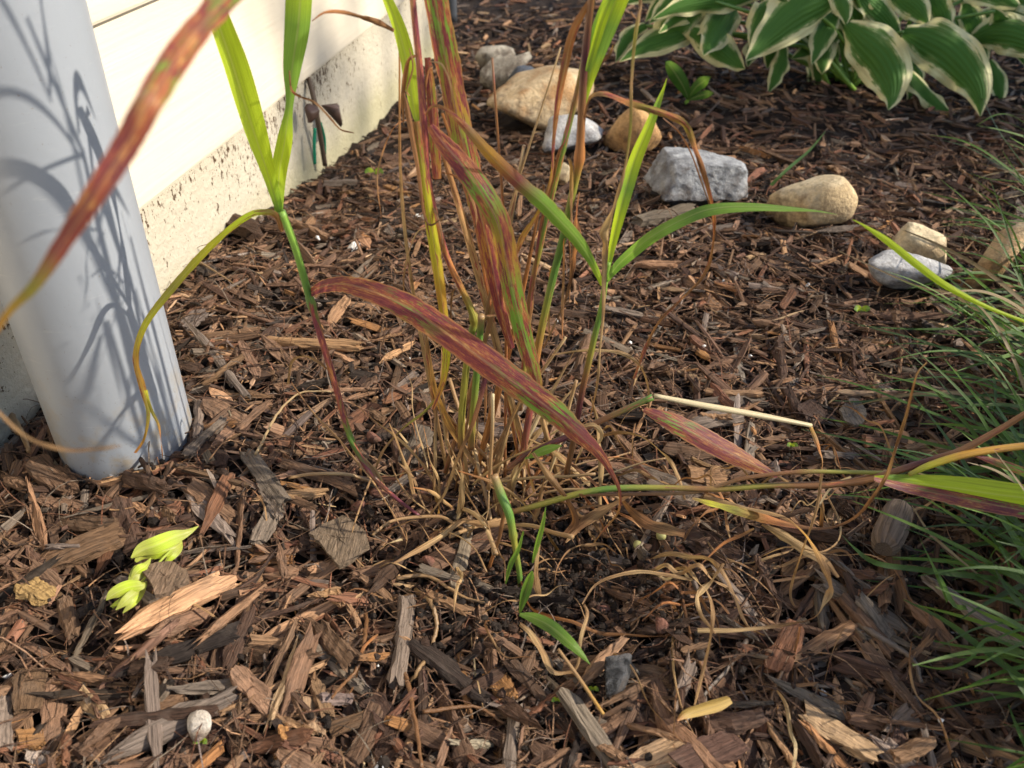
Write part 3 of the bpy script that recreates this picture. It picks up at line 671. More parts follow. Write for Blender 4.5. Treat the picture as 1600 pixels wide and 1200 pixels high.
leaf('dry_leaf', '450,600,4 456,566,5 475,557,6 498,566,6 514,580,5', 'ttttt', s1, Y=(0.58, 0.56), mat='dry')
leaf('dry_leaf', '455,598,3 490,645,4 530,688,5 560,725,5 580,748,4 600,780,4 622,815,3 636,846,2', 'btttttb', s1, Z=(0.04, 0.05, 0.03, 0.02), mat='dry', fold=0.5)
leaf('dry_leaf', '580,746,4 566,785,4 556,812,3 550,832,2', 'ttt', s1, Z=(0.02, 0.015), mat='dry')
leaf('dry_leaf', '583,742,4 600,702,5 632,668,5 664,642,6 690,610,6 698,585,5', 'ttvvb', s1, Y=(0.54, 0.55), mat='dry', fold=0.5)

# centre left stems
s2 = stem('stem', '640,-160,8 642,-60,9 645,0,10 655,100,11 662,190,12 670,290,11 696,395,10 728,465,11 741,498,13 737,520,12 729,570,11 722,640,11 720,700,11', 'bbbobboovvGvvb', clump, Y=(0.54, 0.53, 0.53), rust=(0.7, 0.8, 0.8, 0.5, 0.3, 0.3, 0.1), nodes=(0.665,))
stem('cut_stub', '752,492,10 750,520,11 745,580,11 739,650,11 736,700,11', 'tGGvb', clump, Y=(0.52, 0.525), rust=0.15, nodes=(0.05,))
leaf('leaf_blade', '653,196,5 648,175,14 640,130,24 634,90,28 622,45,26 604,0,20 582,-50,14', 'gyyyyyy', s2, Y=(0.53, 0.545, 0.55), fold=0.35, twist=(20, 35))
leaf('leaf_blade', '651,190,13 658,250,18 670,330,20 684,420,21 694,500,17 697,555,16 691,598,11 676,640,7', 'bvYYOYYOo', s2, Y=(0.525, 0.52), rust=(0.5, 0.45, 0.35, 0.4, 0.5), fold=0.55, twist=(10, -10))
leaf('leaf_blade', '664,-120,30 676,-20,44 690,60,44 704,130,44 718,200,42 734,270,40 752,340,34 768,410,30 782,480,22 800,545,12', 'oggvOggoOoo', s2, Y=(0.54, 0.545, 0.535, 0.53), rust=(0.62, 0.6, 0.62, 0.65, 0.8), fold=0.4, twist=(-20, -10, 5), across=7)
leaf('leaf_blade', '672,196,12 692,222,28 722,258,36 752,300,40 776,345,42 790,400,40 802,460,36 820,530,30 838,590,20 846,625,6', 'mrggvOggvo', s2, Y=(0.52, 0.50, 0.49, 0.49), rust=(0.7, 0.7, 0.55, 0.55, 0.55, 0.6), fold=0.3, twist=(10, -20, 15), across=7)
leaf('leaf_blade', '668,90,10 674,150,16 679,220,18 683,280,14', 'ovvo', s2, Y=(0.54, 0.54), rust=0.6)
leaf('dry_leaf', '630,145,4 636,170,9 645,215,11 655,270,9 662,330,6 672,352,5 692,340,4', 'bbbbbt', s2, Y=(0.525, 0.52), mat='dry', fold=0.5, twist=(0, 60, 0))
leaf('dry_leaf', '616,48,8 590,35,10 565,28,10 535,19,8 507,20,5 487,33,3', 'bbbob', s2, Y=(0.54, 0.50), mat='dry', fold=0.5)
leaf('dry_leaf', '452,110,3 456,140,5 470,152,6 492,160,5 516,184,5 532,202,4 553,208,2', 'bobtbb', s2, Y=(0.54, 0.52), mat='dry', fold=0.4)
leaf('dry_leaf', '640,75,3 645,105,4 636,140,4 640,150,3', 'bbb', s2, Y=(0.52, 0.52), mat='dry')
# the blade bending towards the viewer from the top of that stem
leaf('leaf_blade', '642,-150,14 560,-190,26 470,-130,34 400,-55,40 345,5,42 290,72,44 240,150,46 195,232,42 150,302,36 100,378,28 55,445,18 10,492,11 -30,560,6', 'bbrrgrgrmrrvOo', s2, Y=(0.54, 0.40, 0.27, 0.22, 0.205, 0.20, 0.20), rust=(0.6, 0.65, 0.65, 0.6, 0.5, 0.4, 0.3), fold=0.25, twist=(0, 10, 0), across=7)
leaf('dry_leaf', '-20,625,5 40,682,7 100,702,7 150,702,6 190,696,3', 'ttttt', s2, Y=(0.22, 0.22), mat='dry', fold=0.3)

# the clump goes on above the picture
top2 = stem('stem', '640,-150,8 634,-260,8 640,-380,8 650,-520,6', 'bbvv', s2, Y=(0.54, 0.53), rust=0.5)
for (q0, q1, q2, q3, y0, y1, wp, cs) in (((642, -120), (600, -260), (540, -330), (470, -300), 0.54, 0.50, 34, 'gogyo'), ((640, -200), (690, -330), (770, -400), (860, -370), 0.54, 0.55, 34, 'gggyo'), ((636, -300), (610, -420), (570, -520), (520, -600), 0.53, 0.52, 36, 'ggyyy'), ((650, -330), (700, -470), (730, -600), (740, -720), 0.53, 0.54, 34, 'ggyyy'), ((640, -60), (585, -120), (520, -130), (440, -60), 0.54, 0.56, 26, 'goboo')):
    leaf('leaf_blade', ' '.join('%d,%d,%d' % (q[0], q[1], wp * f_) for q, f_ in zip((q0, q1, q2, q3), (0.4, 1, 0.9, 0.1))), cs, s2, Y=(y0, y1), rust=0.4, fold=0.3, twist=(0, random.uniform(-40, 40)))

# right stems
s3 = stem('stem', '950,-160,10 935,-70,11 924,0,12 914,90,13 909,170,13 905,248,14 897,290,12 881,365,12 865,430,12 850,495,12 838,560,12 828,640,11 815,720,11', 'ppbpbovGGvorb', clump, Y=(0.52, 0.53, 0.54, 0.54), rust=(0.3, 0.3, 0.2, 0.1, 0.3, 0.5), nodes=(0.415,))
leaf('leaf_blade', '908,180,8 918,130,22 932,80,36 946,40,42 962,0,42 985,-60,36 1005,-120,10', 'gyggyyy', s3, Y=(0.53, 0.525, 0.52), fold=0.4, twist=(-15, 10))
leaf('leaf_blade', '918,112,10 930,70,14 942,30,16 958,-10,14', 'gyyg', s3, Y=(0.525, 0.52), fold=0.4)
leaf('dry_leaf', '912,140,8 935,100,10 952,85,6 958,70,3', 'OobO', s3, Y=(0.53, 0.53), mat='dry')
leaf('leaf_blade', '926,-6,8 898,45,14 884,100,15 873,160,12 866,220,8 863,270,7 855,300,7 838,338,8 816,372,10 805,402,6', 'bobobObOOo', s3, Y=(0.525, 0.52), rust=0.5, fold=0.45, twist=(0, 40, 0))
leaf('leaf_blade', '912,200,4 917,165,5 926,149,7 945,146,9 975,156,12 1012,170,14 1048,182,13 1072,198,11 1088,235,9 1103,285,9 1114,335,10 1113,385,8 1100,430,7 1062,470,6 1030,502,6 1008,545,7 990,592,4', 'bbttovovobobbbbbb', s3, Y=(0.53, 0.51, 0.52, 0.53), rust=0.45, fold=0.45, twist=(0, 30, -30, 20), mat='dry')
leaf('dry_leaf', '1036,184,3 1062,208,3 1080,240,3 1098,290,3 1112,330,2', 'bobb', s3, Y=(0.52, 0.52), mat='dry')
leaf('dry_leaf', '990,-60,5 1000,0,7 999,22,8 992,60,7 987,130,7 985,200,7 975,270,7 957,325,10 945,362,15 945,385,12 945,430,9 943,490,8 938,545,6 933,600,6 922,650,5', 'tttvtvtTTtTtTtb', s3, Y=(0.51, 0.50, 0.505, 0.51), rust=0.1, mat='dry', fold=0.5, twist=(0, 20, -20))
leaf('dry_leaf', '906,300,6 902,335,12 900,370,15 898,400,11 893,430,7 884,468,5 868,505,5 848,545,5', 'bobobbtb', s3, Y=(0.535, 0.53), rust=0.3, mat='dry', fold=0.4, twist=(0, 40, 0))
s4 = stem('stem', '960,-150,7 925,-20,8 912,90,9 900,150,9 884,215,10 868,280,10 855,335,9 843,390,9 832,440,9 826,490,10 820,560,9 812,640,9', 'bbvbGvGvbbvb', clump, Y=(0.55, 0.55), rust=0.4, nodes=(0.8,))
leaf('dry_leaf', '895,160,4 885,215,6 873,240,7 862,290,6 848,340,7 838,400,6 832,470,5', 'bbobbb', s4, Y=(0.545, 0.54), mat='dry', fold=0.5, rust=0.4)
for (q0, q1, q2, q3, y0, y1, wp, cs) in (((945, -120), (900, -260), (830, -360), (740, -380), 0.52, 0.50, 36, 'ggyyo'), ((955, -160), (1020, -300), (1090, -380), (1180, -350), 0.52, 0.55, 36, 'ggyyo'), ((950, -150), (955, -320), (940, -480), (900, -640), 0.52, 0.53, 34, 'ggyyy')):
    leaf('leaf_blade', ' '.join('%d,%d,%d' % (q[0], q[1], wp * f_) for q, f_ in zip((q0, q1, q2, q3), (0.4, 1, 0.9, 0.1))), cs, s3, Y=(y0, y1), rust=0.35, fold=0.3, twist=(0, random.uniform(-40, 40)))
# forked stem
s5 = stem('stem', '951,410,8 945,445,9 940,480,9 930,522,10 919,570,10 908,620,10 896,690,9 885,740,9', 'gggGvbpbb', clump, Y=(0.53, 0.53), rust=(0.0, 0.1, 0.4))
leaf('leaf_blade', '950,420,8 956,385,13 965,345,19 978,295,24 992,248,24 1010,205,20 1026,165,12 1036,140,6 1042,122,1', 'gyygyygyy', s5, Y=(0.53, 0.535, 0.54), fold=0.4, twist=(15, 25))
leaf('leaf_blade', '947,440,8 962,418,16 985,396,20 1020,368,22 1068,342,22 1112,326,22 1170,322,17 1230,325,11 1275,329,5 1308,335,1', 'gGggGgggg', s5, Y=(0.53, 0.50, 0.50, 0.50), fold=0.4, twist=(10, 20, 50))
leaf('leaf_blade', '1800,745,6 1745,610,6 1690,548,6 1640,518,6 1600,502,6 1540,479,8 1480,448,11 1430,412,13 1385,376,11 1352,354,5 1332,343,1', 'ggyyyyyyyyy', clump, Y=(0.49, 0.47), fold=0.4, twist=(0, 15))
leaf('leaf_blade', '942,446,8 925,410,14 902,375,22 872,342,26 845,315,27 808,284,25 765,242,22 735,208,16 714,186,10 695,170,7 676,166,6 664,180,4', 'yggggrOtobbb', s5, Y=(0.53, 0.51, 0.50, 0.51), rust=(0.15, 0.25, 0.3, 0.6, 0.5), fold=0.35, twist=(-10, 20, 0))
# low stems lying to the right
s6 = stem('stem', '790,735,9 830,705,9 880,685,10 950,652,10 1020,620,9', 'bppbG', clump, Y=(0.515, 0.52), rust=0.4, nodes=(0.99,))
stem('dry_stem', '1022,618,8 1090,632,10 1180,648,10 1268,665,8', 'cccc', s6, Y=(0.52, 0.52), sides=7)
leaf('dry_leaf', '1266,664,7 1274,684,9 1280,700,7 1286,722,9 1281,755,7 1285,795,8 1283,830,7 1291,870,8 1288,905,5', 'Otototobo', s6, Y=(0.52, 0.50), mat='dry', fold=0.5, twist=(0, 90, 0, 70))
leaf('leaf_blade', '1006,640,8 1030,650,22 1060,664,32 1105,688,36 1150,712,32 1190,732,18 1215,744,8', 'rggroor', s6, Y=(0.515, 0.50), rust=(0.8, 0.6, 0.7, 0.6, 0.6), fold=0.25, twist=(0, 15))
leaf('leaf_blade', '820,717,3 845,706,14 862,700,12 878,696,1', 'gggg', s6, Y=(0.51, 0.51), fold=0.3)
s7 = stem('stem', '800,800,9 845,788,10 905,771,10 960,763,10 1040,762,9 1120,764,10 1200,759,9 1270,758,12 1300,757,11 1360,748,11 1420,730,12 1470,715,13 1502,704,12 1560,672,10 1612,640,9 1700,585,8 1790,540,5', 'bvvGvbvbbbbpbbbbbv', clump, Y=(0.495, 0.485, 0.475, 0.47), rust=0.3, nodes=(0.55,))
s8 = stem('stem', '905,772,7 1000,772,7 1090,768,7 1160,748,8 1240,738,8 1300,737,8 1380,739,8', 'bbtbbvv', clump, Y=(0.49, 0.48), rust=0.25, nodes=(0.7,))
stem('stem', '1420,742,8 1450,728,11 1500,712,13 1550,703,12 1620,695,11 1710,690,8 1790,695,3', 'vYOOOOv', s7, Y=(0.47, 0.47), rust=0.35)
leaf('leaf_blade', '1366,746,6 1395,750,18 1440,756,30 1500,764,40 1560,773,44 1650,784,38 1740,798,24 1810,812,2', 'ygyyyyyy', s7, Y=(0.47, 0.465), rust=(0.1, 0.1, 0.1), fold=0.3, twist=(-25, -20))
leaf('leaf_blade', '1366,748,8 1410,760,16 1470,772,24 1540,786,28 1640,806,22 1720,824,10 1770,836,1', 'rgrgggg', s7, Y=(0.466, 0.46), rust=(0.8, 0.7, 0.65, 0.5), fold=0.2, twist=(25, 20))
leaf('leaf_blade', '1522,711,5 1550,720,11 1580,730,14 1620,745,15 1690,770,8 1740,790,1', 'rrgggg', s7, Y=(0.468, 0.46), rust=0.6)
leaf('dry_leaf', '1082,778,8 1110,785,13 1150,797,14 1200,812,14 1250,822,9 1295,824,7 1335,808,7 1365,776,7 1386,740,8 1400,700,6 1415,650,7 1425,610,6 1434,582,4 1448,566,3', 'tYvobbbbtbtbtt', s8, Y=(0.475, 0.46, 0.45, 0.45), rust=0.25, mat='dry', fold=0.45, twist=(0, 40, 0))
leaf('dry_leaf', '962,768,6 985,798,16 1012,818,18 1045,828,17 1070,834,12', 'bbbtb', s7, Z=(0.03, 0.02), mat='dry', fold=0.2)
leaf('dry_leaf', '832,708,8 858,745,12 884,780,14 898,815,18 880,840,10', 'ttbbb', s7, Y=(0.50, 0.48), mat='dry', fold=0.3)
leaf('dry_leaf', '884,848,3 905,822,16 930,805,18 958,788,12 990,770,5', 'tbttb', s7, Z=(0.015, 0.04), mat='dry', fold=0.25)
# front shoot
s9 = stem('stem', '772,742,13 784,775,15 796,805,14 804,850,10 812,900,9 818,965,8 822,1005,6', 'tGGvGvb', clump, Y=(0.48, 0.44), rust=0.1, nodes=(0.45, 0.8))
leaf('leaf_blade', '832,880,4 840,850,9 848,820,8 853,792,1', 'gggg', s9, Y=(0.435, 0.43), fold=0.4)
leaf('leaf_blade', '790,912,3 798,882,9 810,858,8 818,830,2', 'gGgg', s9, Y=(0.435, 0.43), fold=0.4)
leaf('leaf_blade', '812,958,4 820,930,17 828,905,13 832,892,2', 'gGgg', s9, Y=(0.42, 0.42), fold=0.4)
leaf('leaf_blade', '812,960,6 835,966,18 862,980,22 890,1004,18 908,1022,10 922,1038,1', 'ggGggg', s9, Z=(0.03, 0.035, 0.02), fold=0.25)
leaf('dry_leaf', '812,975,8 830,990,12 848,1018,12 862,1048,10 885,1050,10 902,1040,7 908,995,7 918,960,8 912,945,6', 'tTtTttTtt', s9, Z=(0.03, 0.02, 0.03), mat='dry', fold=0.35, twist=(0, 50, 0))
leaf('dry_leaf', '850,800,5 842,850,9 838,900,12 842,930,10', 'tTtt', s9, Y=(0.44, 0.43), mat='dry', fold=0.4)
stem('dry_stem', '872,1014,6 905,1060,7 943,1116,6', 'ttO', s9, Z=(0.035, 0.02), sides=6)
# dry arcs and litter still attached to the clump
leaf('dry_leaf', '862,554,4 900,549,6 940,547,7 975,553,8 1000,574,7 1012,606,6 1014,642,4', 'tTTTttt', s5, Y=(0.54, 0.53, 0.52), mat='dry', fold=0.5)
stem('dry_stem', '770,616,7 769,680,7 764,765,7', 'ctt', clump, Y=(0.505, 0.505), sides=6)
leaf('dry_leaf', '672,804,4 695,770,6 715,715,8 740,660,9 757,600,9 764,565,6', 'tTtbpp', clump, Y=(0.505, 0.51), mat='dry', fold=0.4)
leaf('dry_leaf', '610,718,3 622,752,5 645,780,5 672,800,4', 'ttT', clump, Z=(0.03, 0.02), mat='dry', fold=0.5)
leaf('dry_leaf', '622,722,3 645,745,5 660,785,4 672,802,3', 'ttT', clump, Z=(0.04, 0.02), mat='dry', fold=0.5)
stem('root', '582,836,5 610,815,6 650,808,7 690,808,7 712,820,6 725,826,5', 'ttttt', clump, Z=(0.012, 0.016), sides=6)
leaf('dry_leaf', '616,880,4 655,858,9 690,838,9 722,815,9 760,820,12 800,812,12', 'ttTttt', clump, Z=(0.02, 0.025), mat='dry', fold=0.3)
leaf('dry_leaf', '1082,906,6 1040,898,8 1000,893,8 960,900,8 930,915,6 910,944,3', 'TtTttt', clump, Z=(0.02, 0.03, 0.02), mat='dry', fold=0.4)
leaf('dry_leaf', '1100,775,8 1165,792,10 1225,808,10 1262,838,12 1285,880,12 1296,915,14 1288,945,12 1268,968,8 1215,978,8 1150,984,9 1090,985,10', 'tTtOttTbtTT', clump, Z=(0.035, 0.05, 0.05, 0.025, 0.02), mat='dry', fold=0.4, twist=(0, 60, 0, 60, 0))
leaf('dry_leaf', '1130,880,8 1112,905,12 1092,930,12 1094,958,8 1108,978,6 1118,990,3', 'tTTtt', clump, Z=(0.03, 0.02), mat='dry', fold=0.4)
leaf('dry_leaf', '1190,820,6 1225,838,16 1262,862,22 1290,878,14 1310,902,6', 'tTTtt', clump, Z=(0.03, 0.025), mat='dry', fold=0.3, wav=0.15)
leaf('dry_leaf', '1255,965,3 1235,930,5 1250,870,5 1275,800,6 1284,740,5', 'tttt', clump, Y=(0.42, 0.46), mat='dry', fold=0.5)
leaf('dry_leaf', '1290,770,3 1312,815,4 1310,845,4 1285,862,4 1255,858,3', 'tTtt', clump, Z=(0.03, 0.03), mat='dry', fold=0.5)
leaf('dry_leaf', '1098,880,4 1130,850,7 1160,835,7 1178,826,4', 'bobt', clump, Z=(0.02, 0.04), mat='dry', fold=0.5)
leaf('dry_leaf', '895,680,3 908,668,6 928,664,8 940,678,8 934,694,7 916,698,5', 'TTTTT', clump, Y=(0.50, 0.50), mat='dry', fold=0.2)
# random dry stubble at the crown
random.seed(5)
for i in range(64):
    bx = base + np.array([random.gauss(0.018, 0.045), random.gauss(0.0, 0.028), 0]); bx[2] = hget(bx[0], bx[1]) - 0.004
    az = random.uniform(0, 6.283); el = random.uniform(0.6, 1.5) if i % 4 else random.uniform(0.2, 0.8); L = random.uniform(0.05, 0.16) * (0.5 + 0.6 * el / 1.4)
    d = np.array([math.cos(az) * math.cos(el), math.sin(az) * math.cos(el), math.sin(el)]); P = [bx]; q = bx.copy(); droop = random.uniform(0.1, 1.2)
    for k in range(5):
        d = d + np.array([random.gauss(0, 0.12), random.gauss(0, 0.12), -droop * 0.18 * k / 3]); d /= np.linalg.norm(d); q = q + d * L / 5
        q[2] = max(q[2], hget(q[0], q[1]) + 0.002); P.append(q.copy())
    wm = random.uniform(0.002, 0.0058); cs = random.choice(['ttttt', 'TtTtt', 'TTTTt', 'OtTto', 'bobbb', 'cTTTt', 'tTcTt'])
    if i % 3 == 0:
        A = catmull(np.array(P), 4); Vv, Ff, lv = tube_data(A, np.full(len(A), wm * 0.32), 6)
        build('dry_stem', Vv, Ff, MAT['stem'], clump, attrs=dict(tint=np.repeat(interp_codes(cs, len(A)), 6, 0), lv=lv + i, rust=np.full(len(A) * 6, 0.08)), smooth=True)
    else:
        ribbon('dry_leaf', np.array(P), np.array([wm * v for v in (0.7, 1, 1, 0.9, 0.6, 0.15)]), cs, MAT['dry'], clump, 0.08, 0.45, (random.uniform(-60, 60), random.uniform(-90, 90)), nsub=4)
# dead stalks standing in the clump and shredded blades hanging from them
for i in range(11):
    bpx = random.gauss(765, 45); tx = random.choice([random.gauss(680, 28), random.gauss(770, 40), random.gauss(880, 22)]); ty = random.uniform(120, 560) if i % 3 else random.uniform(-80, 200)
    Yb = random.uniform(0.535, 0.575); wp = random.uniform(4.5, 9); mx = bpx * 0.5 + tx * 0.5 + random.gauss(0, 14)
    s_ = '%d,%d,%.1f %d,%d,%.1f %d,%d,%.1f' % (bpx, 745 + random.uniform(-20, 30), wp, mx, (745 + ty) / 2, wp, tx, ty, wp * 0.7)
    if i % 2: stem('dry_stem', s_, random.choice(['ttb', 'bob', 'tOt', 'btT', 'pob', 'ttt']), clump, Y=(Yb, Yb), rust=random.uniform(0.1, 0.6), nodes=(0.5,), sides=7)
    else: leaf('dry_leaf', s_.replace('%.1f' % wp, '%.1f' % (wp * 1.6)), random.choice(['tTb', 'bob', 'tOt', 'bTO', 'oOb', 'tTo']), clump, Y=(Yb, Yb), rust=random.uniform(0.1, 0.5), fold=0.4, mat='dry')
for i in range(15):
    x0, y0 = random.choice([(random.gauss(665, 16), random.uniform(60, 420)), (random.gauss(780, 30), random.uniform(420, 600)), (random.gauss(888, 18), random.uniform(180, 480))]); dx = random.gauss(0, 30); L = random.uniform(60, 190); wp = random.uniform(3, 9)
    leaf('dry_leaf', '%d,%d,%.1f %d,%d,%.1f %d,%d,%.1f %d,%d,%.1f' % (x0, y0, wp * 0.6, x0 + dx * 0.6, y0 + L * 0.1, wp, x0 + dx, y0 + L * 0.55, wp, x0 + dx * 0.9, y0 + L, 1.5), random.choice(['boto', 'btbb', 'tOtt', 'bobb', 'tTtb']), clump, Y=(random.uniform(0.52, 0.55), random.uniform(0.51, 0.56)), rust=0.2, fold=0.5, mat='dry')
# tangle of withered blades to the right of the crown
tc0 = G(1130, 830)
for i in range(26):
    q = tc0 + np.array([random.gauss(-0.02, 0.075), random.gauss(0, 0.035), 0]); az = random.uniform(0, 6.283); bend = random.gauss(0, 0.9); L = random.uniform(0.06, 0.16); P = []; lift = abs(random.gauss(0.008, 0.016)); p = q.copy()
    for k in range(8):
        p = p + np.array([math.cos(az), math.sin(az), 0]) * L / 7; az += bend / 7 + random.gauss(0, 0.12)
        P.append((p[0], p[1], hget(p[0], p[1]) + 0.002 + lift * math.sin(3.14 * k / 7) + abs(random.gauss(0, 0.002))))
    wm = random.uniform(0.0010, 0.0042)
    ribbon('dry_leaf', np.array(P), np.array([wm * v for v in (0.5, 1, 1, 0.9, 0.9, 0.8, 0.6, 0.2)]), random.choice(['tTttt', 'ttttb', 'bttbt', 'Totbb', 'tTtbt', 'bobbb']), MAT['dry'], clump, 0.15, 0.3, (random.uniform(-60, 60), random.uniform(-60, 60)), nsub=4)
# loose dry blades lying in the mulch round the clump
for i in range(46):
    a = random.uniform(0, 6.283); r = random.uniform(0.03, 0.26); q = base + np.array([0.06 + math.cos(a) * r * 1.25, -0.03 + math.sin(a) * r * 0.75, 0])
    if blocked(q[0], q[1], 0.02): continue
    az = random.uniform(0, 6.283); L = random.uniform(0.04, 0.12); bend = random.gauss(0, 1.2); P = []; p = q.copy()
    for k in range(6):
        p = p + np.array([math.cos(az), math.sin(az), 0]) * L / 5; az += bend / 5 + random.gauss(0, 0.06); P.append((p[0], p[1], hget(p[0], p[1]) + 0.003 + 0.01 * max(0, math.sin(k / 5 * 3.14)) * random.random()))
    wm = random.uniform(0.001, 0.0028)
    o = ribbon('dry_grass_blade', np.array(P), np.array([wm * v for v in (0.5, 1, 1, 0.9, 0.7, 0.2)]), random.choice(['ttttt', 'TtTtt', 'bttbt', 'bobbb', 'tTcTt', 'bbtbb']), MAT['dry'], None, 0.05, 0.4, (random.uniform(-40, 40), random.uniform(-60, 60)), nsub=4)
    tag(o, ('long' if L > 0.08 else 'short') + (' curled' if abs(bend) > 1.0 else ' straight') + ' straw grass blade ' + near_what(P[2]), 'dry leaf', 'withered blades lying on the mulch')

# ------------------------------------------------------------------ hosta
hc = G(1330, 118)
hosta = empty('hosta', hc, 'variegated hosta with green leaves edged in cream beyond the stones', 'hosta')
def hosta_leaf(s, Y, fold=0.12, twist=(0, 0), wav=0.3, cup=0.34, petiole=True):
    pts = parse(s); P = path_px(pts, Y); W = pxw(P, pts) * np.linspace(0.9, 0.68, len(pts)) * random.uniform(0.85, 1.05); A = catmull(np.column_stack([P, W]), 8); C, Wd = A[:, :3], np.maximum(A[:, 3], 0.001); n = len(C); ac = 13
    T = tangents(C); S = np.cross(T, CAM - C); S /= np.linalg.norm(S, axis=1, keepdims=True)
    for i in range(1, n):
        if S[i] @ S[i - 1] < 0: S[i] = -S[i]
    N = np.cross(S, T); tw = np.radians(np.interp(np.linspace(0, 1, n), np.linspace(0, 1, len(twist)), twist))[:, None]
    S2 = S * np.cos(tw) + N * np.sin(tw); N2 = np.cross(S2, T); v = np.linspace(-1, 1, ac); u = np.linspace(0, 1, n); ph = random.uniform(0, 6)
    off = cup * v[None, :] ** 2 + wav * (np.sin(u * random.uniform(12, 22) + ph)[:, None] * (v[None, :] ** 3) + 0.6 * np.sin(u * 23 + 2 * ph)[:, None] * v[None, :] ** 4) + 0.004 * np.cos(v * 28)[None, :] - fold * np.exp(-(v / 0.12) ** 2)[None, :] * 0.4
    V = (C[:, None, :] + Wd[:, None, None] / 2 * v[None, :, None] * S2[:, None, :] - Wd[:, None, None] / 2 * off[:, :, None] * N2[:, None, :]).reshape(-1, 3); F = []
    for i in range(n - 1):
        for j in range(ac - 1): a = i * ac + j; F.append((a, a + 1, a + 1 + ac, a + ac))
    rnd = random.uniform(0, 9); lv = np.stack([np.repeat(u, ac), np.tile(v, n), np.full(n * ac, rnd)], 1)
    lf = build('leaf', V, F, MAT['hosta'], hosta, attrs=dict(lv=lv), smooth=True)
    if petiole:
        b = np.array(hc) + np.array([random.gauss(0, 0.03), random.gauss(0.0, 0.03), -0.01]); t = C[0]
        mid = (b * 0.5 + t * 0.5) + np.array([0, 0, 0.03]); Q = catmull([b, mid, t], 8)
        Vv, Ff, l2 = tube_data(Q, np.linspace(0.0055, 0.0035, len(Q)), 7)
        build('petiole', Vv, Ff, MAT['stem'], lf, attrs=dict(tint=np.repeat(interp_codes('gG', len(Q)), 7, 0), lv=l2, rust=np.zeros(len(Vv))), smooth=True)
random.seed(9)
yc = float(hc[1])
for s, Y, tw in [
    ('1330,-20,30 1290,0,92 1245,22,108 1205,55,78 1180,80,34 1165,95,2', (yc - 0.08, yc - 0.2), (20, 10)),
    ('1322,40,24 1345,62,74 1372,88,96 1390,120,86 1394,148,46 1388,172,2', (yc - 0.14, yc - 0.26), (-12, 8)),
    ('1412,50,26 1440,58,76 1478,78,100 1508,108,92 1528,142,58 1532,182,2', (yc - 0.10, yc - 0.24), (15, -5)),
    ('1418,112,26 1440,138,38 1462,160,36 1482,178,26 1498,196,2', (yc - 0.12, yc - 0.2), (40, 20)),
    ('1200,-18,26 1150,-4,56 1100,4,58 1055,14,38 1020,30,4', (yc - 0.04, yc - 0.12), (10, 20)),
    ('1100,28,20 1070,45,58 1035,60,66 1000,76,40 968,96,3', (yc - 0.02, yc - 0.10), (-15, -5)),
    ('1080,48,24 1105,62,56 1130,80,58 1150,98,34 1164,108,2', (yc - 0.06, yc - 0.14), (10, 10)),
    ('1225,70,14 1222,98,34 1212,122,32 1200,146,2', (yc - 0.08, yc - 0.1), (30, 10)),
    ('1320,50,20 1290,62,52 1262,78,46 1236,92,3', (yc - 0.02, yc - 0.06), (10, 25)),
    ('1492,36,24 1530,28,44 1570,22,46 1620,18,20', (yc + 0.05, yc - 0.02), (20, 20)),
    ('1520,62,26 1555,52,74 1595,58,82 1640,84,40', (yc - 0.04, yc - 0.12), (-10, 15)),
    ('1545,95,14 1556,118,34 1562,142,32 1562,168,2', (yc - 0.06, yc - 0.1), (20, -10)),
    ('1300,-22,18 1312,-2,40 1320,18,34 1322,40,2', (yc - 0.10, yc - 0.14), (25, 0)),
    ('1385,-25,24 1412,-4,54 1435,16,52 1452,38,4', (yc - 0.02, yc - 0.1), (10, 0)),
    ('1430,100,18 1436,120,30 1426,142,24 1416,166,2', (yc - 0.04, yc - 0.08), (40, 40)),
    ('1010,40,14 985,55,30 972,75,28 962,98,2', (yc + 0.0, yc - 0.06), (0, 30)),
    ('1260,-60,30 1220,-50,90 1170,-30,90 1130,0,30', (yc + 0.02, yc - 0.06), (10, 10)),
    ('1380,-70,30 1360,-60,90 1330,-40,90 1310,-10,20', (yc + 0.02, yc - 0.1), (10, 10)),
    ('1470,-50,30 1500,-40,90 1545,-20,90 1590,10,20', (yc + 0.05, yc - 0.05), (0, 20)),
    ('1100,-40,20 1060,-30,60 1020,-16,60 980,4,10', (yc + 0.06, yc + 0.02), (0, 20)),
    ('1550,-30,20 1590,-20,80 1630,0,80 1670,30,10', (yc + 0.04, yc - 0.06), (10, 0)),
    ('1205,30,18 1190,58,50 1175,84,40 1168,104,3', (yc + 0.02, yc - 0.02), (40, 20)),
    ('1360,60,18 1350,90,40 1346,112,36 1350,132,3', (yc - 0.0, yc - 0.02), (40, 50))]:
    hosta_leaf(s, Y, twist=tw)
for _ in range(16):
    x_ = random.uniform(1040, 1580); y_ = random.uniform(-30, 70) - 0.0004 * (x_ - 1320) ** 2; dx = (x_ - 1320) * 0.22 + random.gauss(0, 18); L_ = random.uniform(70, 110); wp = random.uniform(48, 84)
    hosta_leaf(' '.join('%d,%d,%d' % q for q in ((x_ - dx * 0.6, y_ - 10, wp * 0.25), (x_ - dx * 0.2, y_ + L_ * 0.15, wp * 0.85), (x_ + dx * 0.3, y_ + L_ * 0.45, wp), (x_ + dx * 0.7, y_ + L_ * 0.75, wp * 0.6), (x_ + dx, y_ + L_, 2))), (yc + random.uniform(-0.12, 0.08), yc + random.uniform(-0.2, 0.02)), twist=(random.uniform(-30, 30), random.uniform(-30, 30)))
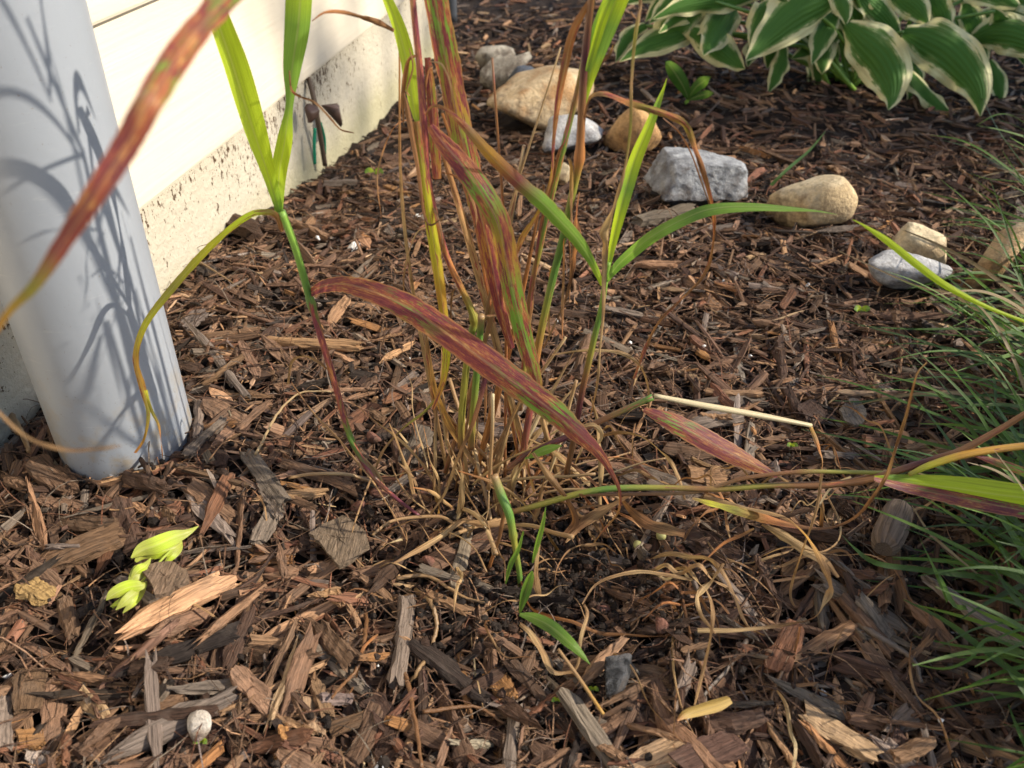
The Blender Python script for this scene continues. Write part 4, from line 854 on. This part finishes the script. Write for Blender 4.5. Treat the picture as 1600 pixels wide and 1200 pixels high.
# seedling
sb = G(1076, 158)
sd = empty('seedling', sb, 'small three leaved green seedling in the shade before the hosta', 'seedling')
for s in ('1076,156,5 1068,136,20 1056,116,24 1046,102,14 1040,96,1', '1076,154,5 1086,138,16 1098,128,18 1110,120,1', '1078,155,5 1092,150,12 1104,147,12 1116,145,1'):
    leaf('leaf', s, 'KKKgK', sd, Y=(sb[1] - 0.005, sb[1] - 0.03), fold=0.25, twist=(10, 0))
leaf('stem', '1070,162,6 1074,158,7 1077,152,6', 'GgG', sd, Y=(sb[1], sb[1] - 0.004), fold=0.4)

# ------------------------------------------------------------------ lawn grass creeping in from the right
random.seed(31)
class BladePool:
    def __init__(s): s.V, s.F, s.T, s.L, s.n = [], [], [], [], 0
    def add(s, P, W, col):
        A = catmull(np.column_stack([P, W]), 4); C, Wd = A[:, :3], np.maximum(A[:, 3], 0.0002); n = len(C); T = tangents(C)
        up = np.array([random.gauss(0, 0.3), random.gauss(-0.3, 0.3), 1.0]); S = np.cross(T, up); S /= np.maximum(np.linalg.norm(S, axis=1, keepdims=True), 1e-6); N = np.cross(S, T)
        for v, dn in ((-1, 0.3), (0, 0), (1, 0.3)): s.V.append(C + S * (v * Wd / 2)[:, None] + N * (dn * Wd / 2)[:, None])
        arc = np.concatenate([[0], np.cumsum(np.linalg.norm(np.diff(C, axis=0), axis=1))]); o = random.uniform(0, 5)
        for v in (-1, 0, 1): s.L.append(np.stack([arc + o, v * Wd / 2 + o, np.full(n, o)], 1)); s.T.append(np.broadcast_to(col, (n, 3)))
        i = np.arange(n - 1)
        for k in (0, 1):
            a = s.n + k * n + i; s.F.append(np.stack([a, a + 1, a + n + 1, a + n], 1))
        s.n += 3 * n
    def make(s, name, mat):
        V = np.vstack(s.V); F = np.vstack(s.F); return build(name, V, F, mat, attrs=dict(tint=np.vstack(s.T), lv=np.vstack(s.L), rust=np.zeros(len(V))), smooth=True, origin=(0, 0, 0))
bp = BladePool()
def lawn_col(): return np.array(random.choice([(0.09, 0.19, 0.02), (0.12, 0.24, 0.022), (0.17, 0.31, 0.03), (0.10, 0.19, 0.045), (0.14, 0.26, 0.025), (0.34, 0.24, 0.11)] if random.random() < 0.5 else [(0.09, 0.19, 0.02), (0.12, 0.24, 0.022), (0.17, 0.31, 0.03)])) * random.uniform(0.38, 0.85)
LB = """1552,1,1600,260 1560,205 1538,160 1530,138;5|1620,285 1575,268 1540,258 1505,250;6|1620,345 1560,308 1515,275;6|1630,385 1570,366 1520,352 1466,349;6|1630,372 1560,352 1510,342 1496,340;6
1630,500 1545,428 1470,385 1408,358;7|1630,515 1560,466 1500,415 1462,380;7|1640,560 1560,512 1490,462 1425,445 1310,392;8|1500,492 1480,482 1440,460;5|1620,640 1530,592 1470,580 1417,570;7
1640,800 1512,750 1425,715 1330,687 1252,671;9|1590,850 1530,762 1495,708 1462,662 1417,607;9|1640,720 1590,695 1545,670 1487,645;8|1640,690 1562,675 1500,665 1437,662;7
1560,905 1440,890 1370,880 1335,857 1310,830;9|1640,910 1575,897 1475,877 1395,874;7|1580,900 1572,875 1560,855 1550,865 1538,892;9|1480,940 1462,895 1437,842;8|1530,900 1482,860 1450,830 1425,790;6|1600,890 1530,835 1480,800 1440,775;6
1640,1095 1525,1007 1475,970 1412,937;12|1640,1040 1562,1002 1537,1002 1515,1030 1475,1045 1425,1037;6|1510,950 1490,945 1470,905 1462,890;8|1640,1185 1560,1170 1478,1155;6|1555,795 1600,865 1640,930;14|1575,800 1610,850 1650,900;11
1596,655 1596,700 1594,765 1598,800;6|1553,590 1555,620 1552,648;5|1640,640 1590,560 1520,470 1476,430;8|1640,570 1580,520 1530,490 1470,470;7|1650,460 1600,410 1560,390 1500,365;6|1650,760 1600,700 1560,640 1530,600;8|1640,1150 1600,1080 1570,1040 1560,1000;9
1640,980 1590,940 1560,900 1545,860;9|1650,1010 1600,985 1540,960 1500,940;8|1640,870 1585,820 1545,790 1500,770;8|1640,1240 1610,1180 1590,1140 1575,1100;9|1330,745 1300,760 1275,800 1262,840;4|1205,290 1230,265 1265,235 1290,205;5"""
for row in LB.split('\n'):
    for it in row.split('|'):
        pp, wd = it.split(';'); pts = [tuple(map(float, q.split(',')[-2:])) for q in pp.split()]
        n = len(pts); hgt = random.uniform(0.02, 0.05)
        P = np.array([G(p[0], p[1], 0.008 + hgt * math.sin(math.pi * (0.15 + 0.75 * k / (n - 1)))) for k, p in enumerate(pts)])
        wm = float(wd) * depth(P[n // 2]) / FPX; bp.add(P, np.array([wm * (1 - 0.75 * (k / (n - 1)) ** 3) for k in range(n)]), lawn_col() * 0.95)
for _ in range(430):
    v = 130 + 1100 * random.random() ** 0.9; edge = np.interp(v, [130, 350, 500, 800, 1000, 1230], [1650, 1610, 1585, 1600, 1680, 1800])
    P0 = G(edge + abs(random.gauss(0, 130)), v, -0.004); L = random.uniform(0.06, 0.22); az = math.pi + random.gauss(-0.05, 0.6); el = random.uniform(0.12, 0.95)
    d = np.array([math.cos(az) * math.cos(el), math.sin(az) * math.cos(el), math.sin(el)]); P = [P0]; q = P0.copy(); dr = random.uniform(0.03, 0.28)
    for k in range(5):
        q = q + d * L / 5; q[2] = max(q[2], float(gfun(q[0], q[1])) + 0.003); P.append(q.copy()); d = d + np.array([random.gauss(0, 0.08), random.gauss(0, 0.08), -dr * (0.4 + 0.3 * k)]); d /= np.linalg.norm(d)
    wm = random.uniform(0.0022, 0.0048); bp.add(np.array(P), wm * np.array([0.8, 1, 1, 0.85, 0.6, 0.1]), lawn_col())
tag(bp.make('lawn_grass', MAT['lawn']), 'long dark green lawn grass leaning over the edge of the mulch', 'grass', kind='stuff')

# ------------------------------------------------------------------ small things
def plain_part(name, P, r, mat, parent, sides=10):
    A = catmull(P, 6); Vv, Ff, _l = tube_data(A, np.full(len(A), r) if np.isscalar(r) else np.interp(np.linspace(0, 1, len(A)), np.linspace(0, 1, len(r)), r), sides); return build(name, Vv, Ff, mat, parent, smooth=True)
def atWall(px, py, out=0.0):
    d = ray(px, py); n3 = np.array([WN[0], WN[1], 0]); t = ((np.array([WA[0], WA[1], 0]) + n3 * out - CAM) @ n3) / (d @ n3); return CAM + d * t
brown = mat_plain('brown_plastic', (0.10, 0.06, 0.045), 0.45); wire_b = mat_plain('brown_wire', (0.11, 0.075, 0.05), 0.6); wire_g = mat_plain('green_wire', (0.012, 0.24, 0.13), 0.35)
cb = atWall(500, 250, 0.0)
cable = empty('wire_splice', cb, 'brown wire splice with two knobs and green leads against the foundation', 'wire splice')
plain_part('brown_cable', [atWall(482, 122, -0.006), atWall(489, 148, 0.004), atWall(495, 180, 0.010), atWall(501, 215, 0.008), atWall(508, 258, 0.006)], 0.0042, wire_b, cable)
plain_part('green_lead', [atWall(492, 200, 0.012), atWall(491, 225, 0.010), atWall(492, 256, 0.008)], 0.0027, wire_g, cable)
plain_part('green_lead', [atWall(501, 192, 0.010), atWall(507, 215, 0.008), atWall(508, 240, 0.006)], 0.0022, wire_g, cable)
for (px, py, sx, sy) in ((488, 177, 21, 27), (518, 181, 29, 32)):
    c = atWall(px, py, 0.018); dd = depth(c) / FPX; lump('knob', c, (sx * dd, sx * dd * 0.9, sy * dd), brown, cable, sub=3, planes=9, hard=10, amp=0.02, seed=px, origin=c)
dark = mat_plain('dark_metal', (0.055, 0.06, 0.07), 0.5)
q = wallpt(T1 + 0.03, 0.012, 0)
cpole = empty('corner_pipe', (q[0], q[1], -0.06), 'thin dark grey pipe rising at the far corner of the house', 'pipe')
plain_part('pipe_tube', [np.array([q[0], q[1], z]) for z in (-0.02, 0.1, 0.3, 0.6, 0.9)], 0.0135, dark, cpole, 14); plain_part('bracket', [np.array([q[0] - 0.03, q[1] - 0.01, 0.3]), np.array([q[0], q[1], 0.3]), np.array([q[0] + 0.016, q[1], 0.3])], 0.008, dark, cpole, 8)

# yellow green sprig
def surf(px, py, dz=0.0):
    P = G(px, py)
    for _ in range(4): P = atZ(px, py, hget(P[0], P[1]) + dz)
    return P
MAT['sprig'] = mat_leaf('sprig_leaf', 0.15, 0.35, rib=True); sp0 = surf(240, 900)
spz = max(hget(*surf(x_, y_)[:2]) for x_, y_ in ((200, 925), (225, 890), (250, 860), (290, 835)))-0.006
sprig = empty('box_sprig', sp0, 'yellow green leafy sprig lying on the mulch below the pipe', 'sprig')
for s, z in (('205,872,3 222,860,22 244,852,28 270,840,24 292,832,12 310,822,2', 0.02), ('212,878,5 225,866,20 248,862,24 272,856,16 284,846,3', 0.014), ('258,880,5 268,868,14 278,856,14 284,845,2', 0.010), ('200,915,4 212,898,20 222,888,20 232,878,2', 0.016), ('166,938,2 178,928,18 200,918,22 222,914,14 230,908,2', 0.018), ('181,953,2 195,940,14 212,925,14 226,912,2', 0.014), ('192,958,2 206,944,12 220,928,12 230,912,2', 0.010), ('172,948,2 188,940,10 205,930,10', 0.008), ('205,905,3 215,893,14 228,884,12 236,872,2', 0.02)):
    pts = parse(s); zc = spz + z + random.uniform(0, 0.003); P = np.array([atZ(p[0], p[1], zc + 0.004 * math.sin(3.14 * k / (len(pts) - 1))) for k, p in enumerate(pts)])
    ribbon('leaf', P, pxw(P, pts) * 1.05, random.choice(['lllll', 'lylll', 'llyll']), MAT['sprig'], sprig, 0.0, 0.3, (random.uniform(-25, 25), random.uniform(-25, 25)), across=7)
plain_part('twig', [surf(176, 950, 0.012), surf(215, 915, 0.016), surf(255, 872, 0.02), surf(300, 826, 0.02)], 0.0009, mat_plain('sprig_stem', (0.3, 0.36, 0.05)), sprig, 6)
# named flat pieces
def flat_piece(name, outline, thick, col, label, cat, dz=0.004, bend=0.0):
    P = np.array([surf(x, y, dz) for x, y in outline]); z = P[:, 2].max() * 0.55 + P[:, 2].mean() * 0.45; P = np.array([atZ(x, y, z) for x, y in outline]); n0 = len(P)
    P = catmull(np.vstack([P, P[:1]]), 3)[:-1]; n = len(P); P = P + rng.normal(0, 0.0006, P.shape) * np.array([1, 1, 0.5]); c = P.mean(0)
    rings = []
    for f_, zz in ((0.0, 0), (0.5, 0), (1.0, 0)): rings.append(c + (P - c) * max(f_, 0.02) + np.array([0, 0, bend * (1 - f_ * f_)]))
    V = np.vstack(rings + [rings[2] - [0, 0, thick], rings[1] - [0, 0, thick], rings[0] - [0, 0, thick]]); F = []
    for r in range(5):
        for k in range(n): j = (k + 1) % n; F.append((r * n + k, r * n + j, r * n + n + j, r * n + n + k))
    F.append(tuple(range(n))); F.append(tuple(5 * n + k for k in range(n))[::-1])
    V[:, 2] += rng.normal(0, 0.0004, len(V)) - 0.15 * (V[:, 1] - c[1])
    S = V - c; S = S[:, [1, 0, 2]]
    o = build(name, V, F, MAT['chip'], attrs=dict(col=np.broadcast_to(col, (len(V), 3)), loc=S + rng.uniform(-3, 3, 3)), origin=c); return tag(o, label, cat)
flat_piece('bark_piece', [(482, 832), (505, 815), (535, 800), (548, 806), (578, 842), (560, 870), (532, 890), (512, 865), (498, 848)], 0.004, (0.165, 0.118, 0.078), 'broad flat grey brown bark piece with ragged edge left of the clump', 'bark', dz=0.012)
flat_piece('bark_piece', [(222, 890), (235, 877), (262, 874), (290, 888), (294, 905), (270, 920), (250, 934), (238, 915)], 0.004, (0.19, 0.125, 0.08), 'rounded brown bark piece lying on top of the yellow green sprig', 'bark', dz=0.022)
flat_piece('bark_piece', [(1312, 640), (1330, 618), (1345, 622), (1354, 650), (1342, 668), (1320, 662)], 0.003, (0.13, 0.105, 0.082), 'flat grey rounded bark piece behind the leaning stems', 'bark', dz=0.008)
MAT['yl'] = mat_leaf('fallen_leaf', 0.2, 0.5)
pts = parse('1058,1126,3 1072,1114,18 1095,1106,24 1120,1098,26 1140,1090,18'); P = np.array([surf(p[0], p[1], 0.02) for p in pts]); P[:, 2] = np.linspace(P[0][2], P[-1][2], len(P)); PC['q'] = (0.50, 0.33, 0.09)
P = np.array([atZ(p[0], p[1], z) for p, z in zip(pts, P[:, 2])])
tag(ribbon('fallen_leaf', P, pxw(P, pts), 'oqqqq', MAT['yl'], None, 0.1, 0.45, (20, 40), across=7, wav=0.1), 'curled dry yellow leaf lying on the front mulch', 'leaf')
# earth plug, charcoal, shell, seeds, perlite, sprouts, label corner
def tilted_plug():
    a, b = surf(1380, 858, 0.012), surf(1408, 790, 0.022); ax = b - a; L = np.linalg.norm(ax); A = np.array([a + ax * t for t in np.linspace(0, 1, 14)])
    Vv, Ff, lv = tube_data(A, 0.0118 * np.array([0.55, 0.86, 0.95, 1, 1.02, 1, 1.03, 1, 0.98, 1, 0.97, 0.93, 0.8, 0.45]), 22)
    nz = np.array([mnoise.fractal(Vector(v) * 160, 0.9, 2, 4) for v in Vv]); c = Vv.mean(0); Vv = Vv + (Vv - c) * (0.06 * nz)[:, None]
    tag(build('wood_plug', Vv, Ff, MAT['chip'], attrs=dict(col=np.broadcast_to((0.17, 0.125, 0.092), (len(Vv), 3)), loc=np.stack([lv[:, 0], np.cos(lv[:, 1] / 0.012 * 6.283) * 0.012, np.sin(lv[:, 1] / 0.012 * 6.283) * 0.012], 1) + 2), origin=c), 'short fat cylinder of grey brown wood beside the lawn blades', 'wood plug')
tilted_plug()
coal = mat_rock('charcoal', (0.012, 0.012, 0.013), (0.05, 0.05, 0.052), (0.17, 0.17, 0.175), 130, 0.55)
c = surf(962, 1052, 0.009); tag(lump('charcoal', c, (0.038, 0.023, 0.022), coal, sub=4, planes=9, hard=22, amp=0.06, seed=4, rot=0.75, smooth=False), 'black and grey charcoal lump in the front mulch', 'charcoal')
shell = mat_rock('shell', (0.62, 0.54, 0.45), (0.76, 0.71, 0.63), (0.48, 0.38, 0.29), 120, 0.4)
c = surf(312, 1138, 0.012); tag(lump('snail_shell', c, (0.0165, 0.0165, 0.022), shell, sub=4, planes=20, hard=6, amp=0.03, seed=9), 'small white rounded snail shell half buried in dark soil', 'shell')
seedm = mat_plain('pale_seed', (0.38, 0.36, 0.14), 0.3, 0.5, 0.15, 300)
for px, py, lb in ((997, 852, 'round pale green seed nearer the clump, left of its twin'), (1033, 836, 'round pale green seed right of its twin under dry leaf')):
    c = surf(px, py, 0.010); tag(lump('seed', c, (0.0078, 0.0078, 0.0076), seedm, sub=3, planes=40, hard=5, amp=0.01, seed=px), lb, 'seed', 'round pale seeds')
perl = mat_plain('perlite', (0.72, 0.70, 0.66), 0.8, 0.2, 0.1, 200)
for px, py, sz in ((554, 385, 22), (497, 372, 8), (653, 338, 9), (1287, 1081, 13), (13, 1056, 12), (1470, 1126, 9), (1314, 452, 6), (1262, 445, 7), (1030, 508, 7), (985, 535, 6), (1131, 440, 7), (92, 1108, 6), (590, 1040, 5), (1172, 556, 8), (1100, 540, 6), (719, 462, 5), (1480, 545, 8), (1400, 700, 6), (870, 500, 5), (640, 560, 5)):
    c = surf(px, py, 0.002); dd = depth(c) / FPX; big = sz > 15
    tag(lump('perlite_bit', c, (sz * dd, sz * dd, sz * dd * 0.85), perl, sub=3 if big else 2, planes=9, hard=9, amp=0.12, seed=px), ('largest white perlite lump ' if big else 'tiny white perlite crumb ') + near_what(c), 'perlite', 'white perlite crumbs in the mulch')
pebm = mat_rock('red_pebble', (0.20, 0.085, 0.055), (0.27, 0.13, 0.09), (0.13, 0.06, 0.045), 90)
for px, py, sx, sy, lb in ((562, 792, 30, 24, 'round reddish pebble just above the broad flat bark piece'), (592, 772, 30, 22, 'reddish pebble beside the red stem base'), (942, 950, 26, 22, 'angular reddish clay pebble in the dark hollow'), (585, 683, 24, 18, 'rusty red pebble behind the left stem foot'), (1037, 980, 26, 26, 'ribbed purple brown pebble below the pale seeds'), (668, 876, 26, 20, 'red brown pebble in front of the dry root')):
    c = surf(px, py, 0.004); dd = depth(c) / FPX; tag(lump('pebble', c, (sx * dd, sx * dd * 0.8, sy * dd * 0.9), pebm, sub=3, planes=10, hard=9, amp=0.06, seed=px), lb, 'pebble', 'reddish pebbles in the mulch')
def sprout(px, py, r, label):
    c = surf(px, py, 0.003); dd = depth(c) / FPX; sp = empty('sprout', c, label, 'sprout', 'tiny green sprouts in the mulch')
    for s in (-1, 1):
        q = c + np.array([s * r * dd * 1.1, 0, 0.004]); ribbon('seed_leaf', np.array([c + [0, 0, 0.001], q - [s * r * dd * 0.4, 0, 0], q + [s * r * dd * 0.3, -0.001, 0.0005], q + [s * r * dd, -0.002, 0]]), np.array([0.3, 1.5, 1.6, 0.2]) * r * dd, 'gygg', MAT['leaf'], sp, 0, 0.1)
    plain_part('stalk', [c - [0, 0, 0.006], c, c + [0, 0, 0.002]], 0.0006, MAT['sprig'], sp, 5)
for px, py, r, lb in ((316, 1163, 5, 'two pale green seed leaves at the foot of the snail shell'), (1345, 487, 6, 'tiny green sprout in the open mulch near the slab stone'), (585, 272, 7, 'tiny green sprout in the mulch beside the foundation'), (926, 1081, 4, 'tiny green sprout next to the charcoal lump'), (870, 1098, 4, 'tiny green sprout left of the straw stalk'), (1236, 700, 4, 'tiny green sprout beneath the dry straw stem')):
    sprout(px, py, r, lb)
pap = mat_plain('white_plastic', (0.78, 0.78, 0.80), 0.4, 0.4, 0.03)
pa, pb, pc_ = surf(582, 1206, 0.006), surf(597, 1182, 0.018), surf(600, 1206, 0.008); pd = surf(560, 1260, 0.0); pe = surf(600, 1260, 0.0)
tp = np.array([pa, pb, pc_, pe, pd]); nrm = np.cross(pb - pa, pc_ - pa); nrm /= np.linalg.norm(nrm)
tag(build('plant_label', np.vstack([tp, tp - nrm * 0.0006]), [(0, 1, 2, 3, 4), (9, 8, 7, 6, 5)] + [(k, k + 5, (k + 1) % 5 + 5, (k + 1) % 5) for k in range(5)], pap), 'white plastic label corner poking up at the bottom edge', 'plant label')
# thin twigs on the front mulch
for k, (s, r, cl, lb) in enumerate((('620,903 670,912 720,930 757,942', 0.0016, 't', 'thin straight tan twig in front of the clump'), ('650,922 672,940 682,975 672,1015 655,1045 636,1072', 0.0018, 't', 'bowed tan twig curving beside the thick grey stick'), ('572,958 570,1000 556,1050 535,1075 518,1092', 0.0015, 'b', 'bent brown twig left of the thick grey stick'), ('632,1052 640,1090 650,1140 660,1200', 0.0018, 'b', 'forked brown root twig running to the bottom edge'), ('660,1112 700,1110 745,1117 790,1132', 0.0014, 'b', 'slender brown twig lying level near the bottom edge'), ('1330,962 1365,990 1400,1015 1424,1040 1440,1066', 0.0024, 'x', 'grey forked twig in the shade under the lawn grass'), ('1060,900 1080,1000 1095,1040 1110,1090', 0.0012, 'b', 'thin dark twig slanting right of the charcoal'), ('1168,1000 1135,1050 1100,1090 1050,1160', 0.0016, 'x', 'grey twig slanting past the curled yellow leaf'), ('10,640 30,668 45,705', 0.003, 't', 'dry split stick leaning on the wall left of the pipe'), ('285,395 330,420 372,448', 0.0015, 't', 'thin tan twig near the foundation'), ('400,710 435,665 470,630 518,612', 0.0012, 'T', 'pale straw stalk lying left of the slim stem'), ('500,400 530,420 560,440', 0.0012, 'b', 'thin brown twig behind the fork of the slim stem'))):
    P = [surf(*map(float, p.split(',')), 0.004 if k != 8 else 0.012) for p in s.split()]; P = np.array(P); P[:, 2] = np.maximum(P[:, 2], np.linspace(P[0][2], P[-1][2], len(P)))
    A = catmull(P, 7); A = A + rng.normal(0, 0.0003, A.shape); Vv, Ff, lv = tube_data(A, r * np.linspace(1.1, 0.6, len(A)) * rng.normal(1, 0.08, len(A)), 7)
    tag(build('twig', Vv, Ff, MAT['stem'], attrs=dict(tint=np.repeat(interp_codes(cl + cl, len(A)), 7, 0) * 0.8, lv=lv + k, rust=np.full(len(Vv), 0.12)), smooth=True, origin=A[0]), lb, 'twig', 'thin twigs lying on the mulch')

# ------------------------------------------------------------------ shrubs beyond the right edge that shade hosta and lawn
def shrub(name, loc, h, rad, nleaf, label, seed, lsz=0.05, thick=1.0):
    r = np.random.default_rng(seed); root = empty(name, loc, label, 'shrub', 'shrubs beside the lawn'); bark = MAT['bark']
    cc = np.array([loc[0], loc[1], loc[2] + h]); tips = []
    for k in range(9):
        d = r.normal(size=3); d /= np.linalg.norm(d); d[2] = abs(d[2]) * 0.6; tip = cc + d * np.array(rad) * 0.7; tips.append(tip)
        b = np.array(loc) + r.normal(0, 0.03, 3) * [1, 1, 0] - [0, 0, 0.03]; plain_part('limb', [b, b * 0.55 + tip * 0.45 + [0, 0, 0.06], tip], [0.014 * thick, 0.009 * thick ** 0.5, 0.004], bark, root, 7)
    n = nleaf; cl = r.normal(size=(60, 3)); cl /= np.linalg.norm(cl, axis=1, keepdims=True); cl = cc + cl * np.array(rad) * r.uniform(0.3, 0.95, (60, 1)) ** 0.6
    C = cl[r.integers(0, 60, n)] + r.normal(0, 0.30, (n, 3)) * np.array(rad) * 0.5
    a = r.normal(size=(n, 3)); a /= np.linalg.norm(a, axis=1, keepdims=True); b = np.cross(a, r.normal(size=(n, 3))); b /= np.linalg.norm(b, axis=1, keepdims=True); L = r.uniform(0.6, 1.2, (n, 1)) * lsz
    nn = np.cross(a, b); V = np.stack([C - a * L, C - b * L * 0.42 + nn * L * 0.12, C + a * L, C + b * L * 0.42 + nn * L * 0.12], 1).reshape(-1, 3); i = np.arange(n)[:, None] * 4
    F = np.vstack([i + [0, 1, 2], i + [0, 2, 3]]); build('foliage', V, F, MAT['shrub'], root)
MAT['bark'] = mat_plain('shrub_bark', (0.09, 0.065, 0.045), 0.85); MAT['shrub'] = mat_plain('shrub_leaf', (0.055, 0.12, 0.03), 0.5, trans=0.25)
shrub('shrub', (1.66, 0.36, -0.02), 0.66, (0.36, 0.30, 0.30), 1150, 'leafy green shrub out past the lawn shading the grass', 1)
shrub('shrub', (2.35, 1.72, -0.05), 1.02, (0.55, 0.50, 0.45), 1250, 'broad leafy green shrub beyond the hosta shading it', 2)

shrub('wall_shade_tree', (7.0, 1.05, -0.05), 5.3, (0.6, 0.65, 0.28), 190, 'unseen slender tree added far beyond the lawn to dim the wall', 3, 0.07, 3.0)  # unseen tree added to dim the far wall; flat sparse crown shaped for that

# tell look-alikes apart by their order across the picture
bpy.context.view_layer.update()
same = {}
for o in bpy.data.objects:
    if o.parent is None and 'label' in o: same.setdefault(o['label'], []).append(o)
for lb, os_ in same.items():
    if len(os_) < 2: continue
    os_.sort(key=lambda o: project(np.array(o.matrix_world.translation))[0]); n = len(os_)
    for i, o in enumerate(os_):
        wd = 'leftmost' if i == 0 else 'rightmost' if i == n - 1 else ['second', 'third', 'fourth', 'fifth', 'sixth', 'seventh', 'eighth', 'ninth', 'tenth'][min(i, 9) - 1] + ' leftmost'
        o['label'] = lb + ', ' + wd if len((lb + ' ' + wd).split()) <= 16 else lb.replace(' lying level', '').replace(' rising', '') + ', ' + wd
